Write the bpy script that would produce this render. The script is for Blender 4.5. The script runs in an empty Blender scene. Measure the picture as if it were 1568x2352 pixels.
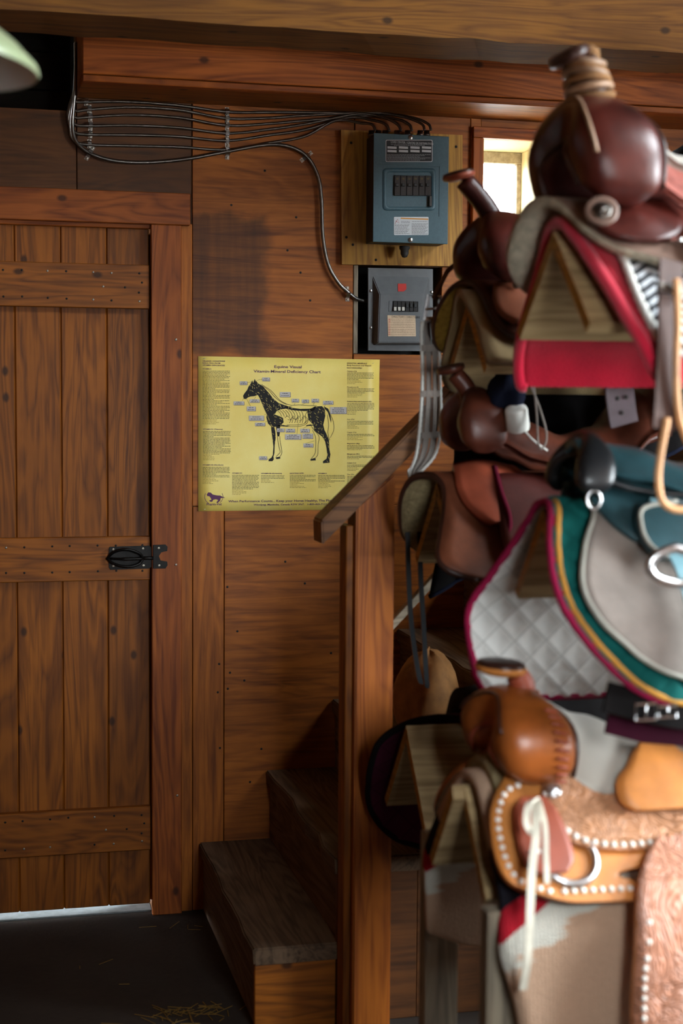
import bpy, bmesh, math, random
from mathutils import Vector, Matrix
random.seed(7)
S = bpy.context.scene
COL = S.collection
# ------------------------------------------------------------------ camera
FPX = 3477.8
CR = Vector((0.97232357, -0.23352992, 0.00711648)); CU = Vector((0.0101557, 0.07267554, 0.99730393)); CF = Vector((0.2334175, 0.96962985, -0.0730358))
CP = Vector((0, 0, 1.5))
cam = bpy.data.cameras.new('camera'); camo = bpy.data.objects.new('camera', cam); COL.objects.link(camo)
cam.sensor_fit = 'VERTICAL'; cam.sensor_height = 36.0; cam.sensor_width = 24.0; cam.lens = FPX / 2352 * 36
cam.clip_start = .05; cam.clip_end = 200
camo.matrix_world = Matrix(((CR.x, CU.x, -CF.x, CP.x), (CR.y, CU.y, -CF.y, CP.y), (CR.z, CU.z, -CF.z, CP.z), (0, 0, 0, 1)))
cam.dof.use_dof = True; cam.dof.focus_distance = 4.3; cam.dof.aperture_fstop = 2.3
S.camera = camo
# ------------------------------------------------------------------ sky and daylight through the windows
wd = bpy.data.worlds.new('sky'); S.world = wd; wd.use_nodes = True
wd.node_tree.nodes['Background'].inputs[0].default_value = (.86, .95, 1.0, 1)
wd.node_tree.nodes['Background'].inputs[1].default_value = 46.0
def portal(name, loc, rot, sx, sy):
    l = bpy.data.lights.new(name, 'AREA'); l.shape = 'RECTANGLE'; l.size = sx; l.size_y = sy; l.cycles.is_portal = True
    o = bpy.data.objects.new(name, l); COL.objects.link(o); o.location = loc; o.rotation_euler = rot
portal('window_portal', (3.31, 1.6, 3.5), (0, math.radians(90), 0), 1.4, 1.7)      # high window in the right wall
portal('window_portal', (1.565, 4.60, 2.10), (math.radians(-90), 0, 0), .20, .36)    # small window in the back wall
portal('window_portal', (.87, .59, 1.52), (math.radians(90), 0, 0), .5, .66)         # window in the front wall, right of the camera
portal('window_portal', (3.31, 1.4, 1.62), (0, math.radians(90), 0), 1.35, 1.4)      # low window in the right wall
S.view_settings.view_transform = 'Standard'; S.view_settings.look = 'None'; S.view_settings.gamma = 1.0
S.view_settings.use_curve_mapping = False; S.view_settings.exposure = 0.12

# ------------------------------------------------------------------ helpers
W = 4.344                                   # front of the back wall
def at(x, y, Y):                            # photo pixel -> point on the vertical plane at depth Y
    d = CR * ((x - 784) / FPX) - CU * ((y - 1176) / FPX) + CF
    return CP + d * (Y / d.y)
def obj(name, me, parent=None, kind=None):
    o = bpy.data.objects.new(name, me); COL.objects.link(o)
    if parent: o.parent = parent
    if kind: o['kind'] = kind
    return o
def thing(name, label, cat, loc, group=None):
    o = bpy.data.objects.new(name, None); COL.objects.link(o); o.location = loc; o.empty_display_size = .05
    o['label'] = label; o['category'] = cat
    if group: o['group'] = group
    return o
def tag(o, label, cat, group=None):
    o['label'] = label; o['category'] = cat
    if group: o['group'] = group
    return o
def origin(parent):
    v = Vector((0, 0, 0))
    while parent: v += parent.location; parent = parent.parent
    return v
def mesh(name, vs, fs, mats, parent=None, smooth=False, loc=None, fm=None, uvs=None, kind=None, label=None):
    """world-space verts; origin goes to loc (or the parent's origin)"""
    o0 = origin(parent); L = Vector(loc) if loc is not None else o0
    me = bpy.data.meshes.new(name)
    me.from_pydata([(v[0] - L[0], v[1] - L[1], v[2] - L[2]) for v in vs], [], fs)
    if not isinstance(mats, (list, tuple)): mats = [mats]
    for m in mats: me.materials.append(m)
    if fm: me.polygons.foreach_set('material_index', fm)
    if smooth: me.polygons.foreach_set('use_smooth', [True] * len(me.polygons))
    if uvs:
        uvl = me.uv_layers.new(name='UVMap')
        li = [0] * len(me.loops); me.loops.foreach_get('vertex_index', li)
        flat = []
        for i in li: flat += [uvs[i][0], uvs[i][1]]
        uvl.data.foreach_set('uv', flat)
    me.update()
    o = obj(name, me, parent, kind); o.location = L - o0
    if label: o['label'] = label
    return o
def from_bm(name, bm, mats, parent=None, loc=None, smooth=False, kind=None, label=None):
    bmesh.ops.recalc_face_normals(bm, faces=bm.faces)
    bm.verts.ensure_lookup_table()
    vs = [v.co.copy() for v in bm.verts]; fs = [[v.index for v in f.verts] for f in bm.faces]; fm = [f.material_index for f in bm.faces]
    bm.verts.index_update()
    fs = [[v.index for v in f.verts] for f in bm.faces]
    bm.free()
    return mesh(name, vs, fs, mats, parent, smooth, loc, fm, kind=kind, label=label)
def bbox(bm, a, b, bev=0, M=None, mi=0):
    vs = []
    for x in (a[0], b[0]):
        for y in (a[1], b[1]):
            for z in (a[2], b[2]): vs.append(bm.verts.new((x, y, z)))
    F = [(0, 1, 3, 2), (4, 6, 7, 5), (0, 4, 5, 1), (2, 3, 7, 6), (0, 2, 6, 4), (1, 5, 7, 3)]
    fs = [bm.faces.new([vs[i] for i in f]) for f in F]
    for f in fs: f.material_index = mi
    if bev:
        es = list({e for f in fs for e in f.edges})
        r = bmesh.ops.bevel(bm, geom=es, offset=bev, segments=1, affect='EDGES', profile=.5)
        vs = list({v for f in r['faces'] for v in f.verts} | {v for v in vs if v.is_valid})
        for f in r['faces']: f.material_index = mi
    if M is not None:
        bmesh.ops.transform(bm, matrix=M, verts=[v for v in vs if v.is_valid])
    return vs
def box(name, a, b, m, parent=None, bev=.002, M=None, kind=None, label=None, loc=None):
    a, b = [min(p, q) for p, q in zip(a, b)], [max(p, q) for p, q in zip(a, b)]
    bm = bmesh.new(); bbox(bm, a, b, min(bev, .45 * min(q - p for p, q in zip(a, b))), M)
    c = [(p + q) / 2 for p, q in zip(a, b)] if loc is None else loc
    if M is not None: c = M @ Vector(c)
    return from_bm(name, bm, m, parent, c, kind=kind, label=label)
def spline(pts, n=6, closed=False):
    P = [Vector(p) for p in pts]; out = []; N = len(P)
    for i in range(N if closed else N - 1):
        p1, p2 = P[i], P[(i + 1) % N]
        p0 = P[(i - 1) % N] if closed or i > 0 else p1 * 2 - p2
        p3 = P[(i + 2) % N] if closed or i + 2 < N else p2 * 2 - p1
        for k in range(n):
            t = k / n
            out.append(.5 * ((2 * p1) + (p2 - p0) * t + (2 * p0 - 5 * p1 + 4 * p2 - p3) * t * t + (3 * p1 - p0 - 3 * p2 + p3) * t ** 3))
    if not closed: out.append(P[-1])
    return out
def resample(P, d):
    out = [P[0].copy()]; acc = 0
    for a, b in zip(P, P[1:]):
        L = (b - a).length; s = d - acc
        while s <= L and L > 0: out.append(a + (b - a) * (s / L)); s += d
        acc = (acc + L) % d if L > 0 else acc
    return out
def sweep(P, rad, n=8, closed=False, flat=1.0, up=None, caps=True):
    """tube along P; rad number or list; flat squashes along the second frame axis"""
    P = [Vector(p) for p in P]; N = len(P); vs = []; fs = []
    T = []
    for i in range(N):
        a = P[(i - 1) % N] if closed or i > 0 else P[i]; b = P[(i + 1) % N] if closed or i < N - 1 else P[i]
        t = b - a; T.append(t.normalized() if t.length > 1e-9 else Vector((0, 0, 1)))
    u = Vector(up) if up else (Vector((0, 0, 1)) if abs(T[0].z) < .9 else Vector((1, 0, 0)))
    for i in range(N):
        if up: u = Vector(up)
        u = u - T[i] * u.dot(T[i])
        if u.length < 1e-6: u = T[i].orthogonal()
        u.normalize(); w = T[i].cross(u); r = rad[i] if isinstance(rad, (list, tuple)) else rad
        for k in range(n):
            a = 2 * math.pi * k / n; vs.append(P[i] + u * (r * math.cos(a)) * flat + w * (r * math.sin(a)))
    for i in range(N if closed else N - 1):
        j = (i + 1) % N
        for k in range(n): fs.append((i * n + k, i * n + (k + 1) % n, j * n + (k + 1) % n, j * n + k))
    if not closed and caps: fs.append(tuple(range(n - 1, -1, -1))); fs.append(tuple((N - 1) * n + k for k in range(n)))
    return vs, fs
def tube(name, P, rad, m, parent=None, n=8, closed=False, flat=1.0, up=None, smooth=True, loc=None, kind=None, label=None):
    vs, fs = sweep(P, rad, n, closed, flat, up)
    return mesh(name, vs, fs, m, parent, smooth, loc, kind=kind, label=label)
def ribbon(name, P, width, thick, wdir, m, parent=None, loc=None, label=None):
    """flat strap: path P, width along wdir (vector or list)"""
    P = [Vector(p) for p in P]; vs = []; fs = []; N = len(P)
    for i in range(N):
        t = (P[min(i + 1, N - 1)] - P[max(i - 1, 0)]).normalized(); w = Vector(wdir[i] if isinstance(wdir, list) else wdir)
        w = (w - t * w.dot(t)).normalized(); nn = t.cross(w); ww = width[i] if isinstance(width, list) else width
        for a, b in ((-1, -1), (1, -1), (1, 1), (-1, 1)): vs.append(P[i] + w * (a * ww / 2) + nn * (b * thick / 2))
    for i in range(N - 1):
        for k in range(4): fs.append((i * 4 + k, i * 4 + (k + 1) % 4, i * 4 + 4 + (k + 1) % 4, i * 4 + 4 + k))
    fs.append((3, 2, 1, 0)); fs.append(tuple((N - 1) * 4 + k for k in range(4)))
    return mesh(name, vs, fs, m, parent, False, loc, label=label)
def lathe(name, prof, M, m, parent=None, n=24, loc=None, smooth=True, label=None, caps=True):
    """prof (r,z) list, axis local z, placed by matrix M"""
    vs = []; fs = []
    for r, z in prof:
        for k in range(n):
            a = 2 * math.pi * k / n; vs.append(M @ Vector((r * math.cos(a), r * math.sin(a), z)))
    for i in range(len(prof) - 1):
        for k in range(n): fs.append((i * n + k, i * n + (k + 1) % n, (i + 1) * n + (k + 1) % n, (i + 1) * n + k))
    if caps and prof[0][0] > 1e-6: fs.append(tuple(range(n - 1, -1, -1)))
    if caps and prof[-1][0] > 1e-6: fs.append(tuple((len(prof) - 1) * n + k for k in range(n)))
    return mesh(name, vs, fs, m, parent, smooth, loc, label=label)
def axisM(p, d, scale=(1, 1, 1)):
    """matrix: origin p, local z along d"""
    q = Vector(d).normalized().to_track_quat('Z', 'Y'); return Matrix.Translation(Vector(p)) @ q.to_matrix().to_4x4() @ Matrix.Diagonal((*scale, 1))
FRONT = Vector((0, -1, 0))
def disc(name, p, r, h, d, m, parent, n=12, loc=None, label=None):
    return lathe(name, [(r, 0), (r, h * .6), (r * .75, h), (1e-7, h)], axisM(p, d), m, parent, n, loc=loc if loc is not None else p, label=label)

# ------------------------------------------------------------------ materials
def srgb(h):
    c = [int(h[i:i + 2], 16) / 255 for i in (0, 2, 4)]
    return tuple(x / 12.92 if x <= .04045 else ((x + .055) / 1.055) ** 2.4 for x in c) + (1,)
class NT:
    def __init__(s, name):
        s.m = bpy.data.materials.new(name); s.m.use_nodes = True; s.t = s.m.node_tree; s.b = s.t.nodes['Principled BSDF']
    def n(s, ty, **k):
        nd = s.t.nodes.new(ty)
        for a, v in k.items():
            if a.startswith('i_'): nd.inputs[int(a[2:]) if a[2:].isdigit() else a[2:]].default_value = v
            else: setattr(nd, a, v)
        return nd
    def l(s, a, b): s.t.links.new(a, b)
    def math(s, op, a, b=None, c=None):
        nd = s.n('ShaderNodeMath', operation=op)
        for i, v in enumerate((a, b, c)):
            if v is None: continue
            if isinstance(v, (int, float)): nd.inputs[i].default_value = v
            else: s.l(v, nd.inputs[i])
        return nd.outputs[0]
    def mix(s, f, a, b, mode='MIX'):
        nd = s.n('ShaderNodeMix', data_type='RGBA', blend_type=mode)
        for i, v in ((0, f), (6, a), (7, b)):
            if isinstance(v, (int, float)) and i == 0: nd.inputs[0].default_value = v
            elif isinstance(v, tuple): nd.inputs[i].default_value = v
            else: s.l(v, nd.inputs[i])
        return nd.outputs[2]
    def ramp(s, f, stops, interp='LINEAR'):
        nd = s.n('ShaderNodeValToRGB'); s.l(f, nd.inputs[0]); nd.color_ramp.interpolation = interp
        e = nd.color_ramp.elements
        while len(e) < len(stops): e.new(.5)
        for i, (p, c) in enumerate(stops): e[i].position = p; e[i].color = c if len(c) == 4 else (*c, 1)
        return nd.outputs[0]
    def noise(s, vec, scale, detail=4, rough=.55, dist=0):
        nd = s.n('ShaderNodeTexNoise'); nd.inputs['Scale'].default_value = scale; nd.inputs['Detail'].default_value = detail
        nd.inputs['Roughness'].default_value = rough; nd.inputs['Distortion'].default_value = dist
        if vec is not None: s.l(vec, nd.inputs['Vector'])
        return nd.outputs[0]
    def coord(s, scale=(1, 1, 1), rand=False, uv=False):
        tc = s.n('ShaderNodeTexCoord'); v = tc.outputs['UV' if uv else 'Object']
        if rand:
            oi = s.n('ShaderNodeObjectInfo'); cx = s.n('ShaderNodeCombineXYZ')
            s.l(s.math('MULTIPLY', oi.outputs['Random'], 13.7), cx.inputs[0]); s.l(s.math('MULTIPLY', oi.outputs['Random'], 7.1), cx.inputs[1]); s.l(s.math('MULTIPLY', oi.outputs['Random'], 29.3), cx.inputs[2])
            va = s.n('ShaderNodeVectorMath', operation='ADD'); s.l(v, va.inputs[0]); s.l(cx.outputs[0], va.inputs[1]); v = va.outputs[0]
        mp = s.n('ShaderNodeMapping'); mp.inputs['Scale'].default_value = scale; s.l(v, mp.inputs[0]); return mp.outputs[0]
    def bump(s, h, strength=.3, dist=.002):
        nd = s.n('ShaderNodeBump'); nd.inputs['Strength'].default_value = strength; nd.inputs['Distance'].default_value = dist
        s.l(h, nd.inputs['Height']); s.l(nd.outputs[0], s.b.inputs['Normal']); return nd
    def base(s, c):
        if isinstance(c, tuple): s.b.inputs['Base Color'].default_value = c
        else: s.l(c, s.b.inputs['Base Color'])
    def set(s, rough=None, metal=None, spec=None):
        if rough is not None: s.b.inputs['Roughness'].default_value = rough
        if metal is not None: s.b.inputs['Metallic'].default_value = metal
        if spec is not None: s.b.inputs['Specular IOR Level'].default_value = spec
def plain(name, col, rough=.6, metal=0, spec=.5, nscale=0, namt=.25, bump=0):
    t = NT(name); c = srgb(col) if isinstance(col, str) else col
    if nscale:
        v = t.coord(rand=True); nz = t.noise(v, nscale, 5)
        dk = tuple(x * (1 - namt) for x in c[:3]) + (1,); lt = tuple(min(1, x * (1 + namt)) for x in c[:3]) + (1,)
        t.base(t.ramp(nz, [(.3, dk), (.7, lt)]))
        if bump: t.bump(nz, bump, .003)
    else: t.base(c)
    t.set(rough, metal, spec); return t.m
def wood(name, dark, light, axis=2, fine=70, knots=True, rough=.55, blotch=.35, stretch=.035, vary=.25, ply=False, dark_patch=None):
    t = NT(name); sc = [1, 1, 1]; sc[axis] = stretch
    v = t.coord(tuple(sc), rand=True); g = t.noise(v, fine, 6, .6, .6)
    sc2 = [1, 1, 1]; sc2[axis] = .10
    v2 = t.coord(tuple(sc2), rand=True); g2 = t.noise(v2, 9 if not ply else 8, 3, .5, 1.2)
    cath = t.math('MULTIPLY', t.math('PINGPONG', t.math('MULTIPLY', g2, 9.0), .5), 2.0)               # cathedral figure
    gr = t.math('ADD', t.math('MULTIPLY', g, .72 if not ply else .86), t.math('MULTIPLY', cath, .28 if not ply else .14))
    D, L = srgb(dark), srgb(light)
    c = t.ramp(gr, [(.28, D), (.62, L)])
    vb = t.coord((1, 1, 1), rand=True); b = t.noise(vb, 3.2, 4, .6)
    c = t.mix(t.math('MULTIPLY', t.ramp(b, [(.36, (1, 1, 1)), (.62, (0, 0, 0))]), blotch), c, D)
    oi = t.n('ShaderNodeObjectInfo'); hs = t.n('ShaderNodeHueSaturation')
    t.l(t.math('MULTIPLY_ADD', oi.outputs['Random'], vary, 1 - vary / 2), hs.inputs['Value']); t.l(c, hs.inputs['Color']); c = hs.outputs[0]
    if knots:
        sp = t.n('ShaderNodeSeparateXYZ'); t.l(t.coord((1, 1, 1), rand=True), sp.inputs[0]); oth = [i for i in range(3) if i != axis]; cb = t.n('ShaderNodeCombineXYZ')
        t.l(t.math('MULTIPLY', t.math('ADD', sp.outputs[oth[0]], sp.outputs[oth[1]]), 6.5), cb.inputs[0]); t.l(t.math('MULTIPLY', sp.outputs[axis], 4.2), cb.inputs[1])
        vo = t.n('ShaderNodeTexVoronoi', feature='F1', voronoi_dimensions='2D'); t.l(cb.outputs[0], vo.inputs['Vector']); vo.inputs['Scale'].default_value = 1.0
        sc_ = t.n('ShaderNodeSeparateColor'); t.l(vo.outputs['Color'], sc_.inputs[0]); k = t.math('MULTIPLY', t.ramp(vo.outputs['Distance'], [(.035, (1, 1, 1)), (.075, (0, 0, 0))]), t.math('GREATER_THAN', sc_.outputs[0], .58))
        c = t.mix(t.math('MULTIPLY', k, .85), c, tuple(x * .22 for x in D[:3]) + (1,))
    if dark_patch:      # darker streaked patch with noisy edges on the sheet, in its own object space: (x0, x1, z0, z1)
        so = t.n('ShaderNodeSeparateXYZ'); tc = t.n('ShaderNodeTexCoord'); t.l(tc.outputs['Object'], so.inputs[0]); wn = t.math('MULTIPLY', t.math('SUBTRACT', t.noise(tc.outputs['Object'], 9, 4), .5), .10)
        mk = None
        for src, lo, hi in ((0, dark_patch[0], dark_patch[1]), (2, dark_patch[2], dark_patch[3])):
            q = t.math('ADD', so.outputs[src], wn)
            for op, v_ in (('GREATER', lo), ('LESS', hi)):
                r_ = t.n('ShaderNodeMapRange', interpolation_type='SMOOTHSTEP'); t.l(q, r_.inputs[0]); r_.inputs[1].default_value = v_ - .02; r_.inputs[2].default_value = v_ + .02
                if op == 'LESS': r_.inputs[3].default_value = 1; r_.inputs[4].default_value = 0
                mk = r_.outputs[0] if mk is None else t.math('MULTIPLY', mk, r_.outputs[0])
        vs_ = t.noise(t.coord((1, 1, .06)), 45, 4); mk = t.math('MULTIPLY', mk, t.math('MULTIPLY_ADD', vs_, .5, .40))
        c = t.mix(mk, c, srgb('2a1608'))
    t.base(c); t.set(rough, 0, .35); t.bump(g, .35, .0015); return t.m
M_ = {}
for ax, nm in ((0, 'x'), (1, 'y'), (2, 'z')):
    M_['pine_' + nm] = wood('stained_pine_' + nm, '643307', 'a15b13', ax)
    M_['red_' + nm] = wood('red_stained_pine_' + nm, '74350d', 'ae5c1c', ax)
    M_['beam_' + nm] = wood('rough_beam_' + nm, '55300a', '7d4f14', ax, rough=.85)
    M_['ply_' + nm] = wood('stained_plywood_' + nm, '6c350a', 'ae621a', ax, fine=60, knots=False, ply=True, stretch=.07, vary=.18)
    M_['tread_' + nm] = wood('worn_tread_' + nm, '483525', '735a43', ax, rough=.8, knots=False)
    M_['pale_' + nm] = wood('pale_lumber_' + nm, '8c7248', 'c3a672', ax, rough=.8)
    M_['rack_' + nm] = wood('weathered_rack_board_' + nm, '79603f', 'ad9268', ax, rough=.85, knots=False)
    M_['grey_' + nm] = wood('grey_weathered_post_' + nm, '6d6254', 'a39680', ax, rough=.9, knots=False)
M_['board'] = wood('ochre_backing_board', '8d5c1a', 'c48f35', 2, knots=False, blotch=.2)
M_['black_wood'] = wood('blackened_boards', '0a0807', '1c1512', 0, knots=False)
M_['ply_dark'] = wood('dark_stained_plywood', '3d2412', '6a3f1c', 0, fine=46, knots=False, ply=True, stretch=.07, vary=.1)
M_['cream'] = plain('cream_painted_reveal', 'd8cba6', .7, nscale=12, namt=.1)
M_['sash'] = plain('grey_sash', '9b8f80', .8, nscale=90, namt=.3)
M_['steel'] = plain('bright_steel', 'c9c9c9', .28, 1)
M_['dull_steel'] = plain('galvanised_steel', '7f7b76', .34, 1, nscale=60)
M_['iron'] = plain('black_iron', '171310', .45, .6, nscale=50, namt=.5, bump=.2)
M_['nail'] = plain('dark_nail', '1b120b', .6, .3)
M_['screw'] = plain('screw_head', 'a39a8c', .4, .8)
M_['panel'] = plain('teal_grey_enamel', '41606a', .42, 0, .5, nscale=180, namt=.08)
M_['panel_side'] = plain('dark_grey_enamel', '3b3a38', .55, nscale=60, namt=.15)
M_['panel2'] = plain('grey_enamel', '5f6264', .38, 0, .5, nscale=40, namt=.1)
M_['black'] = plain('black_plastic', '0e0f10', .35)
M_['white'] = plain('white_plastic', 'cfcdc4', .5)
M_['void'] = plain('dark_cavity', '0b0908', .9)
M_['label_black'] = plain('black_label', '0d1416', .45)
M_['label_white'] = plain('white_label', 'cdd0d2', .5)
M_['label_cream'] = plain('cream_directory', 'd9bd9c', .6, nscale=60, namt=.1)
M_['orange'] = plain('orange_strip', 'd98f2a', .5)
M_['red_label'] = plain('red_label', 'c22a1e', .5)
M_['ink'] = plain('black_ink', '1a1613', .8)
M_['ink_grey'] = plain('grey_ink', '5c543a', .8)
M_['ink_purple'] = plain('purple_ink', '5b2a55', .7)
M_['ink_brown'] = plain('brown_ink', '6e4a36', .8)
# ------------------------------------------------------------------ the room
X0, X1, Y0, ZR = -2.4, 3.3, -.7, 4.5
def struct(o): o['kind'] = 'structure'; return o
def t_floor():
    t = NT('dusty_concrete'); v = t.coord(); a = t.noise(v, 2.2, 5); b = t.noise(v, 45, 4)
    c = t.ramp(a, [(.3, srgb('1d1612')), (.7, srgb('352c25'))]); c = t.mix(t.math('MULTIPLY', b, .35), c, srgb('4a4036'))
    t.base(c); t.set(.85); t.bump(b, .5, .004); return t.m
M_['floor'] = t_floor()
M_['ground'] = plain('outside_gravel', '8b8782', .9, nscale=60, namt=.4, bump=.5)
M_['roof'] = wood('roof_boards', '33200f', '5a3a1c', 0)
M_['wall'] = wood('barn_boards', '4a2a12', '7a4a20', 2)
YF, XJ = .6, .45                              # unseen jog added to bring the front window nearer the saddles
struct(box('floor', (X0, Y0, -.12), (X1, W + .1, 0), M_['floor'], bev=0))
struct(box('ground', (-14, -14, -.3), (14, 18, -.13), M_['ground'], bev=0))
struct(box('trim_1', (-.6, W + .1, -.12), (.6, W + .75, -.015), M_['ground'], bev=0))   # concrete apron outside the door
struct(box('ceiling', (X0, YF - .1, ZR), (X1 + .1, W + .25, ZR + .1), M_['roof'], bev=0)); struct(box('ceiling', (X0, Y0 - .1, ZR), (XJ + .1, YF - .1, ZR + .1), M_['roof'], bev=0))
struct(box('wall_left', (X0 - .1, Y0, -.12), (X0, W + .25, ZR), M_['wall'], bev=0))

def holed(name, m, axis, a0, a1, z0, z1, d0, d1, holes, parent=None):
    """wall slab with rectangular holes; a runs along X (axis 0) or Y (axis 1); one welded mesh"""
    As = sorted({a0, a1, *[h[0] for h in holes], *[h[1] for h in holes]}); Zs = sorted({z0, z1, *[h[2] for h in holes], *[h[3] for h in holes]})
    As = [a for a in As if a0 <= a <= a1]; Zs = [z for z in Zs if z0 <= z <= z1]
    bm = bmesh.new()
    for i in range(len(As) - 1):
        for j in range(len(Zs) - 1):
            ca, cz = (As[i] + As[i + 1]) / 2, (Zs[j] + Zs[j + 1]) / 2
            if any(h[0] < ca < h[1] and h[2] < cz < h[3] for h in holes): continue
            if axis == 0: bbox(bm, (As[i], d0, Zs[j]), (As[i + 1], d1, Zs[j + 1]))
            else: bbox(bm, (d0, As[i], Zs[j]), (d1, As[i + 1], Zs[j + 1]))
    return from_bm(name, bm, m, parent, (0, 0, 0) if parent is None else None)
WIN2 = (.75, 2.45, 2.8, 4.2); WIN3 = (.62, 1.12, 1.19, 1.85); WIN4 = (.7, 2.1, .95, 2.3)
struct(holed('wall_front', M_['wall'], 0, XJ + .1, X1 + .1, -.12, ZR, YF - .1, YF, [WIN3])); struct(box('wall_rear', (X0 - .1, Y0 - .1, -.12), (XJ + .1, Y0, ZR), M_['wall'], bev=0)); struct(box('wall_jog', (XJ, Y0, -.12), (XJ + .1, YF, ZR), M_['wall'], bev=0))
struct(holed('wall_right', M_['wall'], 1, YF, W + .25, -.12, ZR, X1, X1 + .1, [WIN2, WIN4]))
DX0, DX1, DZ1 = -.46, .487, 1.995             # door opening
WX0, WX1, WZ0, WZ1 = 1.467, 1.668, 1.92, 2.280   # window opening
HX0, HX1, HZ0, HZ1 = 1.078, 1.345, 1.640, 1.899  # recess of the lower panel
e_ = .003
wallb = struct(holed('wall_back', M_['wall'], 0, X0, X1, -.12, ZR, W + .012, W + .10,
    [(DX0, DX1, -.12, DZ1), (WX0 - e_, WX1 + e_, WZ0 - e_, WZ1 + e_), (HX0, HX1, HZ0, HZ1), (X0, .278, 2.302, 2.62)]))
# plywood skin, sheet by sheet
def sheet(x0, x1, z0, z1, m=None, y=W, nails=True):
    o = box('plywood_sheet', (x0, y, z0), (x1, y + .0115, z1), m or M_['ply_x'], wallb, bev=.0015)
    return o
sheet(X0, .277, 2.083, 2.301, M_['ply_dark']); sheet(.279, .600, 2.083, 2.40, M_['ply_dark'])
sheet(.603, 1.0755, 1.1945, 2.40, wood('stained_plywood_grimy', '6c350a', 'ae621a', 0, fine=60, knots=False, ply=True, stretch=.07, vary=.05, dark_patch=(-.26, -.02, -.16, .235))); sheet(1.0785, 1.4300, 1.9005, 2.40); sheet(1.0785, 3.29, 1.1945, 1.638)
sheet(1.347, 1.430, 1.6395, 1.8990); sheet(.604, .6945, 0, 1.1925, M_['ply_z']); sheet(.6965, 1.90, 0, 1.1925); sheet(1.902, 3.29, 0, 1.1925)
sheet(1.4315, WX0 - e_, 1.6395, 2.40); sheet(WX1 + e_, 3.29, 1.6395, 2.40); sheet(WX0 - e_, WX1 + e_, 1.6395, WZ0 - e_); sheet(WX0 - e_, WX1 + e_, WZ1 + e_, 2.40)
sheet(.570, .602, 0, 2.0, M_['ply_z'], W - .002)
for (px, py) in ((531, 471), (608, 392), (680, 499), (690, 626), (712, 690), (660, 575), (500, 1068), (522, 1348), (545, 1450), (528, 1545), (600, 1720), (503, 1525), (500, 1590), (505, 1718), (561, 1563), (523, 1582), (574, 1796), (700, 1340), (655, 1290), (760, 1500), (770, 640), (800, 690)):
    p = at(px, py, W); disc('nail', p, .0035, .0008, FRONT, M_['nail'], wallb, 8)
# dark boards at the back of the opening left of the ledger
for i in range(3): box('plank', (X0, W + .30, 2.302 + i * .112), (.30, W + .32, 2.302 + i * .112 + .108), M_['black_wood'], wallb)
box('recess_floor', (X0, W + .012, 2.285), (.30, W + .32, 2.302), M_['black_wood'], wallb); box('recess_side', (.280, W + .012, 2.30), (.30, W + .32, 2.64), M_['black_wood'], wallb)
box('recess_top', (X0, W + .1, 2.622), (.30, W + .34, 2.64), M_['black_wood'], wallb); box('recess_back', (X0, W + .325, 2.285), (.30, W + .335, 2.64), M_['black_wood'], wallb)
# cavity round the lower panel
bm = bmesh.new(); bbox(bm, (HX0 - .005, W + .10, HZ0 - .005), (HX1 + .005, W + .11, HZ1 + .005)); from_bm('panel_cavity', bm, M_['void'], wallb)
box('cavity_lath', (HX0, W + .004, HZ0), (HX0 + .014, W + .10, HZ1), M_['grey_z'], wallb)
# ledger under the ceiling: face board, lath and lit soffit
led = struct(obj('trim_2', None)); led.location = (1.5, 4.12, 2.4)
LF = 4.088
box('face_board', (.279, LF, 2.352), (X1, LF + .035, 2.52), M_['red_x'], led); box('lower_lath', (.279, LF + .003, 2.333), (X1, LF + .035, 2.350), M_['red_x'], led)
box('upper_board', (.279, LF, 2.5215), (X1, LF + .035, 2.70), M_['red_x'], led)
box('soffit_board', (.279, LF + .035, 2.337), (X1, W, 2.356), M_['pine_x'], led)
box('end_board', (.279, LF + .036, 2.358), (.30, W, 2.70), M_['red_z'], led)
# ceiling beams (real beams hung across the room)
def beam(y0, y1, z0, z1):
    bm = bmesh.new(); n = 60; prev = None
    for i in range(n + 1):
        x = X0 + (X1 - X0) * i / n; j = lambda s: random.uniform(-s, s)
        ring = [bm.verts.new((x, y0 + j(.002), z0 + j(.003))), bm.verts.new((x, y1 + j(.002), z0 + j(.003))), bm.verts.new((x, y1, z1)), bm.verts.new((x, y0, z1))]
        if prev:
            for k in range(4): bm.faces.new((prev[k], prev[(k + 1) % 4], ring[(k + 1) % 4], ring[k]))
        else: bm.faces.new(ring)
        prev = ring
    bm.faces.new(prev[::-1])
    return from_bm('ceiling_beam', bm, M_['beam_x'], None, (.5, (y0 + y1) / 2, z0))
b1 = beam(3.664, 3.886, 2.40, 2.72); tag(b1, 'rough-sawn timber ceiling beam across the top of the picture', 'beam')
# unseen passage added outside the door to dim the light under it
pas = struct(obj('wall_passage', None)); pas.location = (-.5, W + 1.2, 0)
box('roof', (-2.4, W + .10, 2.22), (.95, W + 1.6, 2.30), M_['roof'], pas, 0); box('far_side', (-2.4, W + 1.5, -.13), (.95, W + 1.6, 2.22), M_['wall'], pas, 0); box('end_side', (.85, W + .34, -.13), (.95, W + 1.5, 2.22), M_['wall'], pas, 0)  # roof and sides of the added passage
box('end_side', (-2.4, W + .34, 1.2), (-2.3, W + 1.5, 2.22), M_['wall'], pas, 0)
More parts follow.
